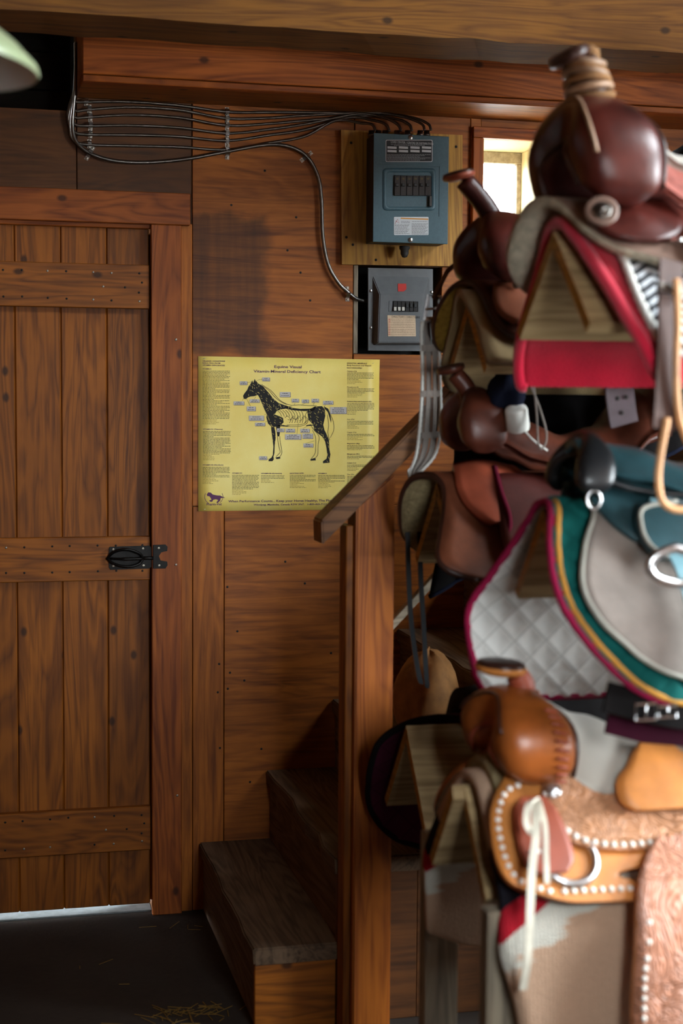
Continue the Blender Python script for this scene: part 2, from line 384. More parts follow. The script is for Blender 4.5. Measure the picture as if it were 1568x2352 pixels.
# ---- door
door = obj('door_1', None, kind='structure'); door.location = (.02, W + .012, 0); door['label'] = 'stained plank door with three nailed cross boards'
edges = [-.452, -.318, -.184, -.050]
DY = W + .012
for px in (36, 141, 246): edges.append(at(px, 1000, DY).x)
edges.append(.4805)
for a, b in zip(edges, edges[1:]):
    box('plank', (a + .0002, DY + random.uniform(0, .002), .026), (b - .0002, DY + .022, 1.985), M_['pine_z'], door, bev=.0035)
for e in edges[1:-1]: box('tongue', (e - .008, DY + .0225, .03), (e + .008, DY + .028, 1.98), M_['pine_z'], door, bev=0)
box('rebate', (DX1 - .012, DY + .023, .03), (DX1 + .02, DY + .05, 1.97), M_['red_z'], door, bev=0)
def brace(ya, yb, right_y):
    z1 = at(170, ya, DY - .02).z; z0 = at(170, yb, DY - .02).z
    o = box('brace', (-.450, DY - .021, z0), (.479, DY, z1), M_['pine_x'], door, bev=.002); return o, z0, z1
nails = {0: [(7, 620), (50, 620), (109, 622), (152, 623), (214, 625), (256, 627), (320, 628), (237, 658), (287, 660), (326, 649), (319, 672), (8, 681), (51, 681), (110, 684), (153, 686), (214, 688), (256, 690), (320, 692)],
         1: [(14, 1258), (56, 1257), (120, 1255), (160, 1254), (224, 1253), (14, 1316), (56, 1316), (120, 1315), (160, 1314), (225, 1312), (267, 1311), (327, 1311), (266, 1253), (327, 1252)],
         2: [(12, 1889), (52, 1886), (115, 1882), (157, 1878), (217, 1877), (262, 1874), (325, 1872), (12, 1953), (55, 1950), (115, 1946), (217, 1940), (261, 1938), (326, 1932), (243, 1906), (291, 1904), (325, 1914), (331, 1891)]}
for i, (ya, yb) in enumerate(((604, 706), (1234, 1335), (1861, 1962))):
    o, z0, z1 = brace(ya, yb, 0)
    for px, py in nails[i]:
        p = at(px, py, DY - .021); disc('nail', p, .0032, .0012, FRONT, M_['screw'] if random.random() < .3 else M_['nail'], o, 8)
# frame and stop round the door
trim = struct(obj('trim_3', None)); trim.location = (.5, W, 1)
box('side_casing', (DX1 - .004, W - .020, 0), (.569, W, 1.9935), M_['red_z'], trim); box('head_casing', (X0 + .6, W - .022, 1.994), (.594, W, 2.083), M_['red_x'], trim)
box('side_casing', (-.55, W - .020, 0), (DX0 + .004, W, 1.9935), M_['red_z'], trim)
box('threshold', (DX0, W + .02, -.01), (DX1, W + .36, .004), plain('pale_concrete', '757b7d', .85, nscale=40, namt=.2), trim)
box('door_stop', (DX0, W + .004, DZ1 - .012), (DX1, W + .012, DZ1 + .002), M_['red_x'], trim)
for px, py in ((404, 780), (404, 1297), (407, 1827)): disc('screw', at(px, py, W - .02), .0035, .0014, FRONT, M_['screw'], trim, 10)
# latch: plate, bowed grip, thumb piece, bolt, keeper
Y = DY - .021
def P(x, y, yy): return at(x, y, yy)
lat = thing('door_latch', 'black iron thumb latch on the middle board of the plank door', 'latch', P(300, 1282, Y))
def prism(name, pix, y0, y1, m, parent, smooth=False, bev=0):
    """outline in photo pixels on plane y0, extruded back to y1 (same real size)"""
    pts = [at(x, y, y0) for x, y in pix]
    bm = bmesh.new(); a = [bm.verts.new((p.x, y0, p.z)) for p in pts]; b = [bm.verts.new((p.x, y1, p.z)) for p in pts]
    bm.faces.new(a); bm.faces.new(b[::-1]); n = len(a)
    for i in range(n): bm.faces.new((a[i], b[i], b[(i + 1) % n], a[(i + 1) % n]))
    if bev:
        es = [e for e in bm.edges if all(abs(v.co.y - y0) < 1e-6 for v in e.verts)]
        bmesh.ops.bevel(bm, geom=es, offset=bev, segments=2, affect='EDGES')
    return from_bm(name, bm, m, parent, None, smooth)
prism('backplate', [(252, 1256), (343, 1253), (348, 1258), (348, 1302), (342, 1306), (254, 1309), (250, 1303), (250, 1262)], Y - .004, Y, M_['iron'], lat, bev=.001)
gr = [P(246, 1283, Y - .010)] + [P(x, y, Y - d) for x, y, d in ((262, 1268, .022), (290, 1262, .032), (318, 1270, .022), (328, 1281, .010))]
tube('grip', spline(gr, 6), .0042, M_['iron'], lat); gr = [P(246, 1283, Y - .010)] + [P(x, y, Y - d) for x, y, d in ((262, 1295, .022), (292, 1302, .032), (318, 1296, .022), (328, 1284, .010))]
tube('grip', spline(gr, 6), .0042, M_['iron'], lat)
tube('thumb_piece', spline([P(255, 1283, Y - .01), P(285, 1284, Y - .026), P(326, 1283, Y - .012)], 6), [.006] * 6 + [.008] * 7, M_['iron'], lat, flat=.6)
tube('bolt', [P(322, 1282, Y - .010), P(352, 1282, Y - .010)], .0052, M_['iron'], lat, n=10)
for x, y in ((260, 1262), (328, 1260), (260, 1300), (329, 1299)): disc('screw', P(x, y, Y - .004), .0042, .0015, FRONT, M_['screw'], lat)
Yk = W - .02
kp = thing('latch_keeper', 'black iron forked keeper screwed to the door casing', 'latch', P(366, 1278, Yk))
prism('keeper_plate', [(352, 1252), (380, 1251), (385, 1256), (384, 1266), (370, 1268), (364, 1277), (368, 1288), (384, 1290), (385, 1298), (380, 1306), (352, 1306)], Yk - .006, Yk, M_['iron'], kp, bev=.001)
for x, y in ((364, 1259), (365, 1299)): disc('screw', P(x, y, Yk - .006), .004, .0015, FRONT, M_['screw'], kp)
# ---- small window in the back wall
win = struct(obj('window_1', None)); win.location = (1.565, W + .1, 2.1)
RB = W + .24
box('reveal_head', (WX0 - .02, W + .0005, WZ1), (WX1 + .02, RB, WZ1 + .02), M_['cream'], win); box('reveal_side', (WX0 - .02, W + .0005, WZ0), (WX0, RB, WZ1), M_['cream'], win)
box('reveal_side', (WX1, W + .0005, WZ0), (WX1 + .02, RB, WZ1), M_['cream'], win); box('sill', (WX0 - .02, W + .0005, WZ0 - .02), (WX1 + .02, RB, WZ0), M_['cream'], win)
box('sash_rail', (WX0, RB - .035, WZ1 - .036), (WX1, RB - .005, WZ1), M_['sash'], win); box('sash_rail', (WX0, RB - .035, WZ0), (WX1, RB - .005, WZ0 + .03), M_['sash'], win)
box('sash_stile', (WX0, RB - .034, WZ0 + .03), (WX0 + .006, RB - .006, WZ1 - .036), M_['sash'], win); box('sash_stile', (WX1 - .016, RB - .034, WZ0 + .03), (WX1, RB - .006, WZ1 - .036), M_['sash'], win)
def t_glass():
    t = NT('window_glass'); t.t.nodes.remove(t.b); tr = t.n('ShaderNodeBsdfTransparent'); gl = t.n('ShaderNodeBsdfGlossy'); gl.inputs['Roughness'].default_value = .02
    mx = t.n('ShaderNodeMixShader'); mx.inputs[0].default_value = .06; t.l(tr.outputs[0], mx.inputs[1]); t.l(gl.outputs[0], mx.inputs[2]); t.l(mx.outputs[0], t.t.nodes['Material Output'].inputs[0]); return t.m
M_['glass'] = t_glass()
box('pane', (WX0 + .006, RB - .022, WZ0 + .03), (WX1 - .016, RB - .019, WZ1 - .036), M_['glass'], win, bev=0)
tw = struct(obj('trim_4', None)); tw.location = (1.55, W, 2.2)
box('side_casing', (1.434, W - .018, WZ0), (WX0, W, 2.2795), M_['red_z'], tw); box('side_casing', (WX1, W - .018, WZ0), (WX1 + .035, W, 2.2795), M_['red_z'], tw)
box('head_casing', (1.434, W - .018, 2.280), (WX1 + .035, W, 2.313), M_['red_x'], tw); box('apron', (1.434, W - .018, 1.86), (WX1 + .035, W, WZ0), M_['red_x'], tw)
# high window in the right wall (behind the picture's right edge)
w4 = struct(obj('window_4', None)); w4.location = (X1, 1.4, 1.6); y0, y1, z0, z1 = WIN4
box('frame_rail', (X1, y0, z1 - .04), (X1 + .08, y1, z1), M_['sash'], w4); box('frame_rail', (X1, y0, z0), (X1 + .08, y1, z0 + .04), M_['sash'], w4)
for y in (y0, y1 - .04): box('frame_stile', (X1, y, z0 + .04), (X1 + .08, y + .04, z1 - .04), M_['sash'], w4)
box('pane', (X1 + .038, y0 + .04, z0 + .04), (X1 + .042, y1 - .04, z1 - .04), M_['glass'], w4, bev=0)
w2 = struct(obj('window_2', None)); w2.location = (X1, 1.6, 3.5); y0, y1, z0, z1 = WIN2
box('frame_rail', (X1, y0, z1 - .05), (X1 + .08, y1, z1), M_['sash'], w2); box('frame_rail', (X1, y0, z0), (X1 + .08, y1, z0 + .05), M_['sash'], w2)
for y in (y0, y1 - .05): box('frame_stile', (X1, y, z0 + .05), (X1 + .08, y + .05, z1 - .05), M_['sash'], w2)
box('mullion', (X1 + .02, 1.58, z0 + .05), (X1 + .06, 1.62, z1 - .05), M_['sash'], w2)
for ya, yb in ((y0 + .05, 1.58), (1.62, y1 - .05)): box('pane', (X1 + .038, ya, z0 + .05), (X1 + .042, yb, z1 - .05), M_['glass'], w2, bev=0)

w3 = struct(obj('window_3', None)); w3.location = (.87, YF, 1.5); x0, x1, z0, z1 = WIN3
box('frame_rail', (x0, YF - .08, z1 - .05), (x1, YF, z1), M_['sash'], w3); box('frame_rail', (x0, YF - .08, z0), (x1, YF, z0 + .05), M_['sash'], w3)
for x in (x0, x1 - .03): box('frame_stile', (x, YF - .08, z0 + .05), (x + .03, YF, z1 - .05), M_['sash'], w3)
box('mullion', (.86, YF - .06, z0 + .05), (.88, YF - .02, z1 - .05), M_['sash'], w3)
for xa, xb in ((x0 + .03, .86), (.88, x1 - .03)): box('pane', (xa, YF - .042, z0 + .05), (xb, YF - .038, z1 - .05), M_['glass'], w3, bev=0)
# ------------------------------------------------------------------ stairs, post, handrail
st = thing('staircase', 'worn wooden box stairs climbing along the plywood wall', 'stairs', (1.4, 3.9, 0))
def tread(i):
    x = .622 + .198 * i; z = .205 * (i + 1); wav = [random.uniform(-.012, .010) if 0 < k < 7 else 0 for k in range(9)]
    bm = bmesh.new(); prev = None; N = 8
    for k in range(N + 1):
        y = 3.447 + (4.340 - 3.447) * k / N; x0 = x + (wav[k] if i else wav[k] * .4); x1 = x + .235
        r = [bm.verts.new((x0, y, z)), bm.verts.new((x0 + .003, y, z - .042)), bm.verts.new((x1, y, z - .042)), bm.verts.new((x1, y, z))]
        if prev:
            for q in range(4): bm.faces.new((prev[q], prev[(q + 1) % 4], r[(q + 1) % 4], r[q]))
        else: bm.faces.new(r)
        prev = r
    bm.faces.new(prev[::-1]); bmesh.ops.recalc_face_normals(bm, faces=bm.faces)
    bmesh.ops.bevel(bm, geom=[e for e in bm.edges if e.calc_face_angle(0) > 1.2], offset=.004, segments=2, affect='EDGES')
    from_bm('tread', bm, M_['tread_y'], st, (x + .1, 3.9, z))
for i in range(8):
    x = .622 + .198 * i; z = .205 * (i + 1); tread(i)
    if i: box('riser', (x + .012, 3.475, z - .205), (x + .030, 4.338, z - .043), M_['tread_y'], st)
    else: box('riser', (x + .012, 3.475, 0), (x + .030, 4.338, z - .043), M_['tread_y'], st)
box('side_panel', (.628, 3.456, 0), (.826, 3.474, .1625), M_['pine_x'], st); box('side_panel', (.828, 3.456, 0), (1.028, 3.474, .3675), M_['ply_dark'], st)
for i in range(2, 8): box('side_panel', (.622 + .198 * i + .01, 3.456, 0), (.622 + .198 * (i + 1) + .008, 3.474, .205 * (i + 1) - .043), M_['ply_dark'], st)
L = 1.75; ang = math.atan2(.205, .198)
Ms = Matrix.Translation((.965, 3.44, .985)) @ Matrix.Rotation(-ang, 4, 'Y'); box('stringer_rail', (-.03, -.012, -.009), (L * .55, .012, .009), M_['grey_x'], st, M=Ms)
post = thing('newel_post', 'square red-brown timber post holding the sloping stair handrail', 'post', (.889, 3.40, 0))
bm = bmesh.new(); vs = bbox(bm, (.8435, 3.358, 0), (.935, 3.446, 1.20))
for v in bm.verts:
    if v.co.z > 1: v.co.z = 1.222 + (v.co.x - .7665) * .86 - .031
bmesh.ops.bevel(bm, geom=list(bm.edges), offset=.004, segments=2, affect='EDGES'); from_bm('post_shaft', bm, wood('orange_post', '803d10', 'b8661f', 2), post, (.889, 3.40, .6))
box('post_lath', (.8255, 3.38, 0), (.8425, 3.444, 1.214), M_['pine_z'], post)
rail_a = at(738, 1197, 3.352); rail_b = at(1045, 886, 3.352)
dirv = (rail_b - rail_a); ra = math.atan2(dirv.z, dirv.x)
Mr = Matrix.Translation(rail_a) @ Matrix.Rotation(-ra, 4, 'Y')
bm = bmesh.new(); bbox(bm, (0, 0, -.041), (1.55, .092, 0))
for v in bm.verts:
    if v.co.x < .01: v.co.x += v.co.z * .9
bmesh.ops.bevel(bm, geom=list(bm.edges), offset=.004, segments=2, affect='EDGES'); bmesh.ops.transform(bm, matrix=Mr, verts=bm.verts)
hr = from_bm('handrail', bm, wood('handrail_wood', '5e3a20', '96643a', 0), None, rail_a); tag(hr, 'worn wooden handrail sloping up over the stair post', 'handrail')
box('post_shaft', (1.79, 3.36, 0), (1.87, 3.444, 2.40), M_['pine_z'], None); up = bpy.context.scene.collection.objects[-1]
up.name = 'upper_newel_post'; tag(up, 'timber post carrying the upper end of the stair handrail', 'post')
# straw on the floor
vs = []; fs = []
def straws(cx, cy, n, sp):
    for _ in range(n):
        x, y = random.gauss(cx, sp), random.gauss(cy, sp * .6); a = random.uniform(0, 3.14); L = random.uniform(.02, .07); k = len(vs)
        d = Vector((math.cos(a), math.sin(a), 0)) * L / 2; w = Vector((-math.sin(a), math.cos(a), 0)) * .0008
        for q in (-d - w, -d + w, d + w, d - w): vs.append((x + q.x, y + q.y, .002))
        for q in (-d - w, -d + w, d + w, d - w): vs.append((x + q.x, y + q.y, .0030))
        fs.extend([(k, k + 1, k + 2, k + 3), (k + 4, k + 5, k + 6, k + 7), (k, k + 1, k + 5, k + 4), (k + 1, k + 2, k + 6, k + 5), (k + 2, k + 3, k + 7, k + 6), (k + 3, k, k + 4, k + 7)])
straws(.47, 3.60, 34, .045); straws(.36, 3.55, 8, .10); straws(.2, 3.7, 6, .2); straws(.5, 4.2, 5, .06); straws(.56, 3.58, 14, .05)
sw = mesh('straw', vs, fs, plain('dry_straw', '8a6a2c', .7), loc=(.3, 3.7, 0), kind='stuff'); sw['label'] = 'loose dry straw scattered on the dark floor'; sw['category'] = 'straw'
# pendant lamp at the left edge
Lc = at(89, 160, 2.30) + Vector((-.192, 0, 0))
lamp = thing('pendant_lamp', 'enamel barn lamp shade hanging at the upper left edge', 'lamp', Lc)
M_['enamel_w'] = plain('white_enamel', 'e6e8e6', .25); M_['enamel_g'] = plain('pale_green_enamel', '8a9674', .3)
o = lathe('shade', [(.192, .0), (.1935, .003), (.190, .012), (.160, .040), (.110, .075), (.06, .10), (.04, .11), (.035, .16), (.025, .17)], Matrix.Translation(Lc) @ Matrix.Rotation(math.radians(4), 4, 'Y'), M_['enamel_g'], lamp, 48, caps=False)
lathe('shade_lining', [(.1915, .0012), (.158, .036), (.108, .071), (.058, .096), (.02, .10)], Matrix.Translation(Lc) @ Matrix.Rotation(math.radians(4), 4, 'Y'), M_['enamel_w'], lamp, 48, caps=False)
lathe('bulb', [(1e-6, .02), (.02, .026), (.03, .05), (.02, .08), (.014, .1)], Matrix.Translation(Lc), M_['enamel_w'], lamp, 16)
tube('cord', [Lc + Vector((0, 0, .168)), Lc + Vector((0, 0, 2.62 - Lc.z))], .004, M_['black'], lamp)
b2 = beam(2.2, 2.42, 2.62, 2.9); tag(b2, 'second timber beam overhead that carries the pendant lamp', 'beam')
# ------------------------------------------------------------------ electrical
bd = prism('backing_board', [(783, 298), (1062, 310), (1062, 612), (785, 607)], W - .019, W, M_['board'], None)
bd.location += Vector((0, 0, 0)); tag(bd, 'ochre plywood backing board behind the upper breaker panel', 'board')
for x, y in ((806, 328), (810, 562), (1047, 337), (1046, 574), (863, 597), (795, 545)): disc('nail', at(x, y, W - .019), .004, .0015, FRONT, M_['nail'], bd, 8)
PY = W - .112
def pbox(name, x0, y0, x1, y1, ya, yb, m, parent, bev=.001, label=None):
    a, b = at(x0, y0, ya), at(x1, y1, ya); return box(name, (a.x, ya, b.z), (b.x, yb, a.z), m, parent, bev, label=label)
def text(name, body, x, y, size_px, Y, m, parent, align='LEFT', spacing=1.0, off=0.0, sx=1.0):
    """flat lettering lying on the plane Y; (x, y) pixel of the baseline"""
    cu = bpy.data.curves.new(name, 'FONT'); cu.body = body; cu.size = 1; cu.align_x = align; cu.space_character = spacing; cu.resolution_u = 2; cu.offset = off
    tmp = bpy.data.objects.new('tmp', cu); COL.objects.link(tmp); dg = bpy.context.evaluated_depsgraph_get(); me = bpy.data.meshes.new_from_object(tmp.evaluated_get(dg))
    bpy.data.objects.remove(tmp); bpy.data.curves.remove(cu)
    p = at(x, y, Y); k = size_px * 1.41 / (FPX / (p - CP).dot(CF))
    for v in me.vertices: v.co = Vector((v.co.x * k * sx, 0, v.co.y * k))
    me.name = name; me.materials.clear(); me.materials.append(m)
    o = obj(name, me, parent); o.location = p - origin(parent); return o
pan = thing('electrical_box', 'teal-grey breaker panel with black legend plate on the ochre board', 'breaker panel', at(942, 561, PY))
pbox('box_body', 860, 307, 1026, 559, PY + .003, W - .0195, M_['panel_side'], pan); cov = pbox('cover', 858, 305, 1028, 561, PY, PY + .003, M_['panel'], pan, .0012)
def rrect(x0, y0, x1, y1, r, n=5):
    out = []
    for cx, cy, a0 in ((x1 - r, y0 + r, -90), (x1 - r, y1 - r, 0), (x0 + r, y1 - r, 90), (x0 + r, y0 + r, 180)):
        for k in range(n + 1): a = math.radians(a0 + 90 * k / n); out.append((cx + r * math.cos(a), cy + r * math.sin(a)))
    return out
def ringed(name, outer, inner, y0, y1, m, parent):
    """raised rounded frame between two pixel outlines: outer at plane y1, ridge at y0, inner at y1"""
    n = len(outer); vs = []; fs = []
    mid = [((a[0] + b[0]) / 2, (a[1] + b[1]) / 2) for a, b in zip(outer, inner)]
    for ring, yy in ((outer, y1), (mid, y0), (inner, y1)):
        for x, y in ring:
            p = at(x, y, y1); vs.append((p.x, yy, p.z))
    for q in range(2):
        for i in range(n): fs.append((q * n + i, q * n + (i + 1) % n, (q + 1) * n + (i + 1) % n, (q + 1) * n + i))
    return mesh(name, vs, fs, m, parent, True)
ringed('hatch_rim', rrect(878, 386, 1000, 484, 10), rrect(887, 396, 990, 475, 8), PY - .006, PY, M_['panel'], pan)
pbox('hatch_edge', 863, 376, 1010, 377.2, PY - .0012, PY, M_['panel'], pan, .0003); pbox('hatch_edge', 1009, 377, 1010.2, 497, PY - .0012, PY, M_['panel'], pan, .0003)
pbox('hatch_pull', 986, 450, 992, 474, PY - .009, PY, M_['panel_side'], pan, .001)
pbox('breaker_bay', 905, 402, 990.5, 450, PY - .0015, PY, M_['void'], pan, 0)
for i in range(6):
    x = 906 + i * 14.1; b = pbox('breaker', x, 403, x + 12.9, 449.5, PY - .0055, PY - .0015, M_['black'], pan, .0006)
    pbox('toggle', x + 3, 421, x + 9.5, 428, PY - .0095, PY - .0055, M_['label_black'], b, .0006); pbox('rating_mark', x + 3.5, 408, x + 9, 413, PY - .0059, PY - .0055, M_['ink_grey'], b, 0)
lb = prism('legend_plate', rrect(885.5, 321, 993, 372, 3, 2), PY - .001, PY, M_['label_white'], pan); prism('legend_field', rrect(887, 322.5, 991.5, 370.5, 2, 2), PY - .0013, PY - .001, M_['label_black'], lb)
text('legend_text', 'LOAD CENTER / CENTRE DE DISTRIBUTION', 897, 328, 4.6, PY - .0015, M_['label_white'], lb, sx=.80)
for k in range(2): 
    for j in range(4): pbox('legend_window', 889.5 + j * 26.4, 336 + k * 8, 910.5 + j * 26.4, 341.5 + k * 8 + .6, PY - .0016, PY - .0013, M_['label_white'], lb, 0)
def fine_print(name, rows, Y, m, parent, seed=1, h=.55, dens=.8):
    """illegible small print: rows of (x0, y, x1) broken into word-length strips"""
    R = random.Random(seed); vs = []; fs = []
    for x0, y, x1 in rows:
        x = x0
        while x < x1:
            w = R.uniform(1.6, 6.5); e = min(x + w, x1)
            a = at(x, y - h, Y); b = at(e, y + h, Y); k = len(vs); vs += [(a.x, Y, a.z), (b.x, Y, a.z), (b.x, Y, b.z), (a.x, Y, b.z)]; fs.append((k, k + 3, k + 2, k + 1)); x = e + R.uniform(.7, 1.3)
    return mesh(name, vs, fs, m, parent, kind='stuff')
fine_print('legend_small_print', [(889, 355 + i * 2.6, 988 - (i % 3) * 12) for i in range(6)] + [(897, 331.5, 985), (905, 334, 975)], PY - .0015, M_['label_white'], lb, 3, .4)
wl = prism('warning_label', rrect(904.5, 498, 984, 540, 2, 2), PY - .001, PY, M_['label_white'], pan); pbox('orange_band', 920, 500, 983.3, 505, PY - .0014, PY - .001, M_['orange'], wl, 0)
fine_print('warning_small_print', [(906, 516 + i * 2.6, 940 - (i % 4) * 2) for i in range(9)] + [(945, 514 + i * 2.6, 982 - (i % 3) * 3) for i in range(10)] + [(921, 508.5, 941), (921, 511.5, 941), (946, 509, 980)], PY - .0013, M_['ink'], wl, 5, .45)
tube('warning_symbol', [at(907, 514, PY - .0015), at(913, 503, PY - .0015), at(917, 513, PY - .0015), at(908, 507, PY - .0015)], .0005, M_['red_label'], wl, 4)
for x, y in ((942.5, 316), (942.5, 551)):
    s = disc('screw', at(x, y, PY), .0068, .004, FRONT, M_['steel'], pan, 16); a = at(x, y, PY - .0042); box('slot', (a.x - .005, a.y, a.z - .0006), (a.x + .005, a.y + .0004, a.z + .0006), M_['nail'], s, 0)
nut = at(929, 566, PY + .05); lathe('conduit_stub', [(.0155, 0), (.0155, .008), (.012, .012), (.012, .022), (.007, .032), (1e-6, .034)], axisM((nut.x, PY + .05, at(929, 561, PY).z), (0, 0, -1)), M_['panel_side'], pan, 16)
for i, x in enumerate((862, 878, 894, 921, 946, 975, 990)):
    p = at(x, 306, PY); lathe('cable_gland', [(.011, 0), (.011, .006), (.0085, .007), (.0085, .016)], axisM((p.x, PY + .045, p.z - .001), (0, 0, 1)), M_['dull_steel'], pan, 12)
# lower panel, sunk in its recess
QY = W - .012
p2 = thing('breaker_box', 'older grey breaker box with red sticker sunk into the plywood', 'breaker panel', at(920, 806, QY))
pbox('back_box', 858, 622, 990, 800, W + .012, W + .08, M_['panel_side'], p2)
prism('cover_flange', [(845, 615), (994, 618), (994, 807), (845, 805)], QY, QY + .006, M_['panel2'], p2, bev=.001)
def frustum(name, o, i, y1, y0, m, parent, bev=.002):
    pts = [at(x, y, y1) for x, y in o]; pin = [at(x, y, y0) for x, y in i]; bm = bmesh.new()
    a = [bm.verts.new((p.x, y1, p.z)) for p in pts]; b = [bm.verts.new((p.x, y0, p.z)) for p in pin]; bm.faces.new(b)
    for k in range(4): bm.faces.new((a[k], a[(k + 1) % 4], b[(k + 1) % 4], b[k]))
    if bev: bmesh.ops.bevel(bm, geom=list(bm.edges), offset=bev, segments=2, affect='EDGES')
    return from_bm(name, bm, m, parent, None, False)
frustum('cover_shoulder', [(855, 634), (985, 637), (990, 793), (857, 793)], [(872, 676), (972, 678), (974, 787), (868, 787)], QY, QY - .022, M_['panel2'], p2)
IY = QY - .022
pbox('breaker_bay', 902, 691, 960, 716, IY - .001, IY, M_['void'], p2, 0)
for i in range(6):
    x = 903.5 + i * 9.3; b = pbox('breaker', x, 692, x + 8.2, 715, IY - .004, IY - .001, M_['black'], p2, .0004)
    pbox('toggle', x + 1, 705 if i < 3 else 697, x + 7, 713.5 if i < 3 else 706, IY - .008, IY - .004, M_['white'] if i < 3 else M_['label_black'], b, .0005)
pbox('blank_plate', 893, 691, 901, 716, IY - .0012, IY, M_['panel2'], p2, .0004)
V_ = [at(x, y, QY - d) for x, y, d in ((913.5, 651.5, .0105), (932.5, 651.5, .0105), (933, 664, .0170), (927, 669.5, .0196), (914, 669.5, .0196))]
mesh('red_sticker', V_ + [v + Vector((0, .002, 0)) for v in V_], [(4, 3, 2, 1, 0), (5, 6, 7, 8, 9)] + [(i, (i + 1) % 5, 5 + (i + 1) % 5, 5 + i) for i in range(5)], M_['red_label'], p2)
dl = prism('directory_card', [(889.5, 724), (953.5, 725), (955, 772.5), (891, 772.5)], IY - .001, IY, M_['label_cream'], p2)
text('directory_title', 'DIRECTORY / DIRECTOIRE', 899, 729.6, 4.4, IY - .0014, M_['ink'], dl, sx=.92)
fine_print('directory_rules', [(891.5, 733 + i * 3.9, 953) for i in range(10)], IY - .0013, M_['ink_brown'], dl, 11, .35)
fine_print('directory_numbers', [(892, 732.6 + i * 2.0, 896) for i in range(19)], IY - .0015, M_['red_label'], dl, 12, .4)
for x, y in ((851, 668), (851.5, 753), (991, 671)): disc('screw', at(x, y, QY), .0045, .003, FRONT, M_['steel'], p2, 10)
# armoured cables
def cable(pts, rad, label, group=None):
    P0 = resample(spline([at(x, y, yy) for x, y, yy in pts], 10), .0021); rr = [rad * (1.0 if i % 2 else .80) for i in range(len(P0))]
    o = tube('armoured_cable', P0, rr, M_['dull_steel'], None, 7, loc=P0[0]); tag(o, label, 'cable', group); return o
c0 = W - .012
ys1 = [233, 251, 268, 288, 308, 331]; ys2 = [257, 272, 288, 306, 323, 344]
ends = [(990, 300), (975, 300), (946, 301), (921, 302), (894, 302), (862, 302)]
words = ['topmost', 'second from the top', 'third from the top', 'fourth from the top', 'fifth from the top', 'sixth from the top']
for i in range(6):
    y1, y2 = ys1[i], ys2[i]; sag = (-3, -9, -8, -4, -2, 0)[i]; ex, ey = ends[i]
    pk = (262, 259, 266, 262, 270, 277)[i]; px = (880, 850, 850, 820, 800, 770)[i]
    pts = [(172, 98 + i, W - .05), (172.5, 150, W - .035 + .004 * i), (171 - i * .6, 200 + i * 4, W - .020), ((166, 162, 158, 156, 157, 160)[i], 228 + i * 11, W - .014), (176 - i * 1.5, y1 + (1, 4, 2, -3, -6, -9)[i], c0), (203, y1 + 1, c0), (300, y1 + sag + 4, c0), (410, (y1 + y2) / 2 + sag, c0), (522, y2, c0), (620, y2 + (1, -1, -4, -9, -13, -16)[i], c0), (700, (y2 * .55 + pk * .45) - 1, c0), (px, pk, W - .02), ((px + ex) / 2 + 12, pk + (ey - pk) * .22, W - .04), (ex - 8, ey - 16, W - .060), (ex, ey, PY + .045)]
    cable(pts, .0045, 'thin armoured cable in the bundle above the door, ' + words[i], 'armoured cables above the door')
cable([(174, 96, W - .035), (174, 150, W - .03), (171, 215, W - .022), (166, 280, W - .014), (173, 322, W - .014), (205, 351, W - .014), (262, 369, W - .014), (340, 373, W - .014), (430, 365, W - .014), (522, 348, W - .016), (610, 333, W - .014), (665, 337, W - .014), (705, 360, W - .014), (730, 405, W - .014), (738, 460, W - .014), (741, 540, W - .014), (753, 605, W - .014), (776, 648, W - .014), (800, 672, W - .014), (818, 686, W - .006), (834, 691, W + .006), (852, 692, W + .014)], .0062, 'thick armoured cable sagging lowest and dropping to the grey breaker box')
def strap(x, y0, y1, label, ang=0):
    t = thing('cable_strap', label, 'strap', at(x, (y0 + y1) / 2, W)); return t
def clip(t, x, y, L, ang, r=.007):
    """saddle clip over a cable: hoop plus two screwed tabs"""
    c = at(x, y, W); d = Vector((math.cos(ang), 0, math.sin(ang))); pth = [c + d * (-L) + FRONT * .001, c - d * r * 1.3 + FRONT * .001, c - d * r + FRONT * .012, c + FRONT * (.012 + r * 1.05), c + d * r + FRONT * .012, c + d * r * 1.3 + FRONT * .001, c + d * L + FRONT * .001]
    ribbon('saddle_band', pth, .011, .0012, d.cross(FRONT), M_['steel'], t, loc=c)
    for s in (-1, 1): disc('screw', c + d * s * (L - .005) + FRONT * .0016, .0042, .002, FRONT, M_['screw'], t, 8)
for k, (x, ys, xs) in enumerate(((204, ys1, (198, 205, 207, 208, 207, 205)), (521, ys2, (521,) * 6))):
    for i in range(6):
        t = thing('cable_clip', ('small steel clip near the door corner, ' if k == 0 else 'small steel clip in the column above the chart, ') + words[i], 'clip', at(xs[i], ys[i], W), 'steel clips on the cable bundle')
        clip(t, xs[i], ys[i], .0125, math.pi / 2, .006)
for x, y, a, lb in ((206, 352, 60, 'steel clip on the thick cable below the bundle at the door corner'), (522, 349, 88, 'steel clip on the thick cable above the chart'), (703, 360, 40, 'steel clip where the thick cable turns down the plywood'), (797, 675, 92, 'steel clip on the thick cable beside the grey breaker box')):
    t = thing('cable_clip', lb, 'clip', at(x, y, W)); clip(t, x, y, .0215, math.radians(a), .0085)
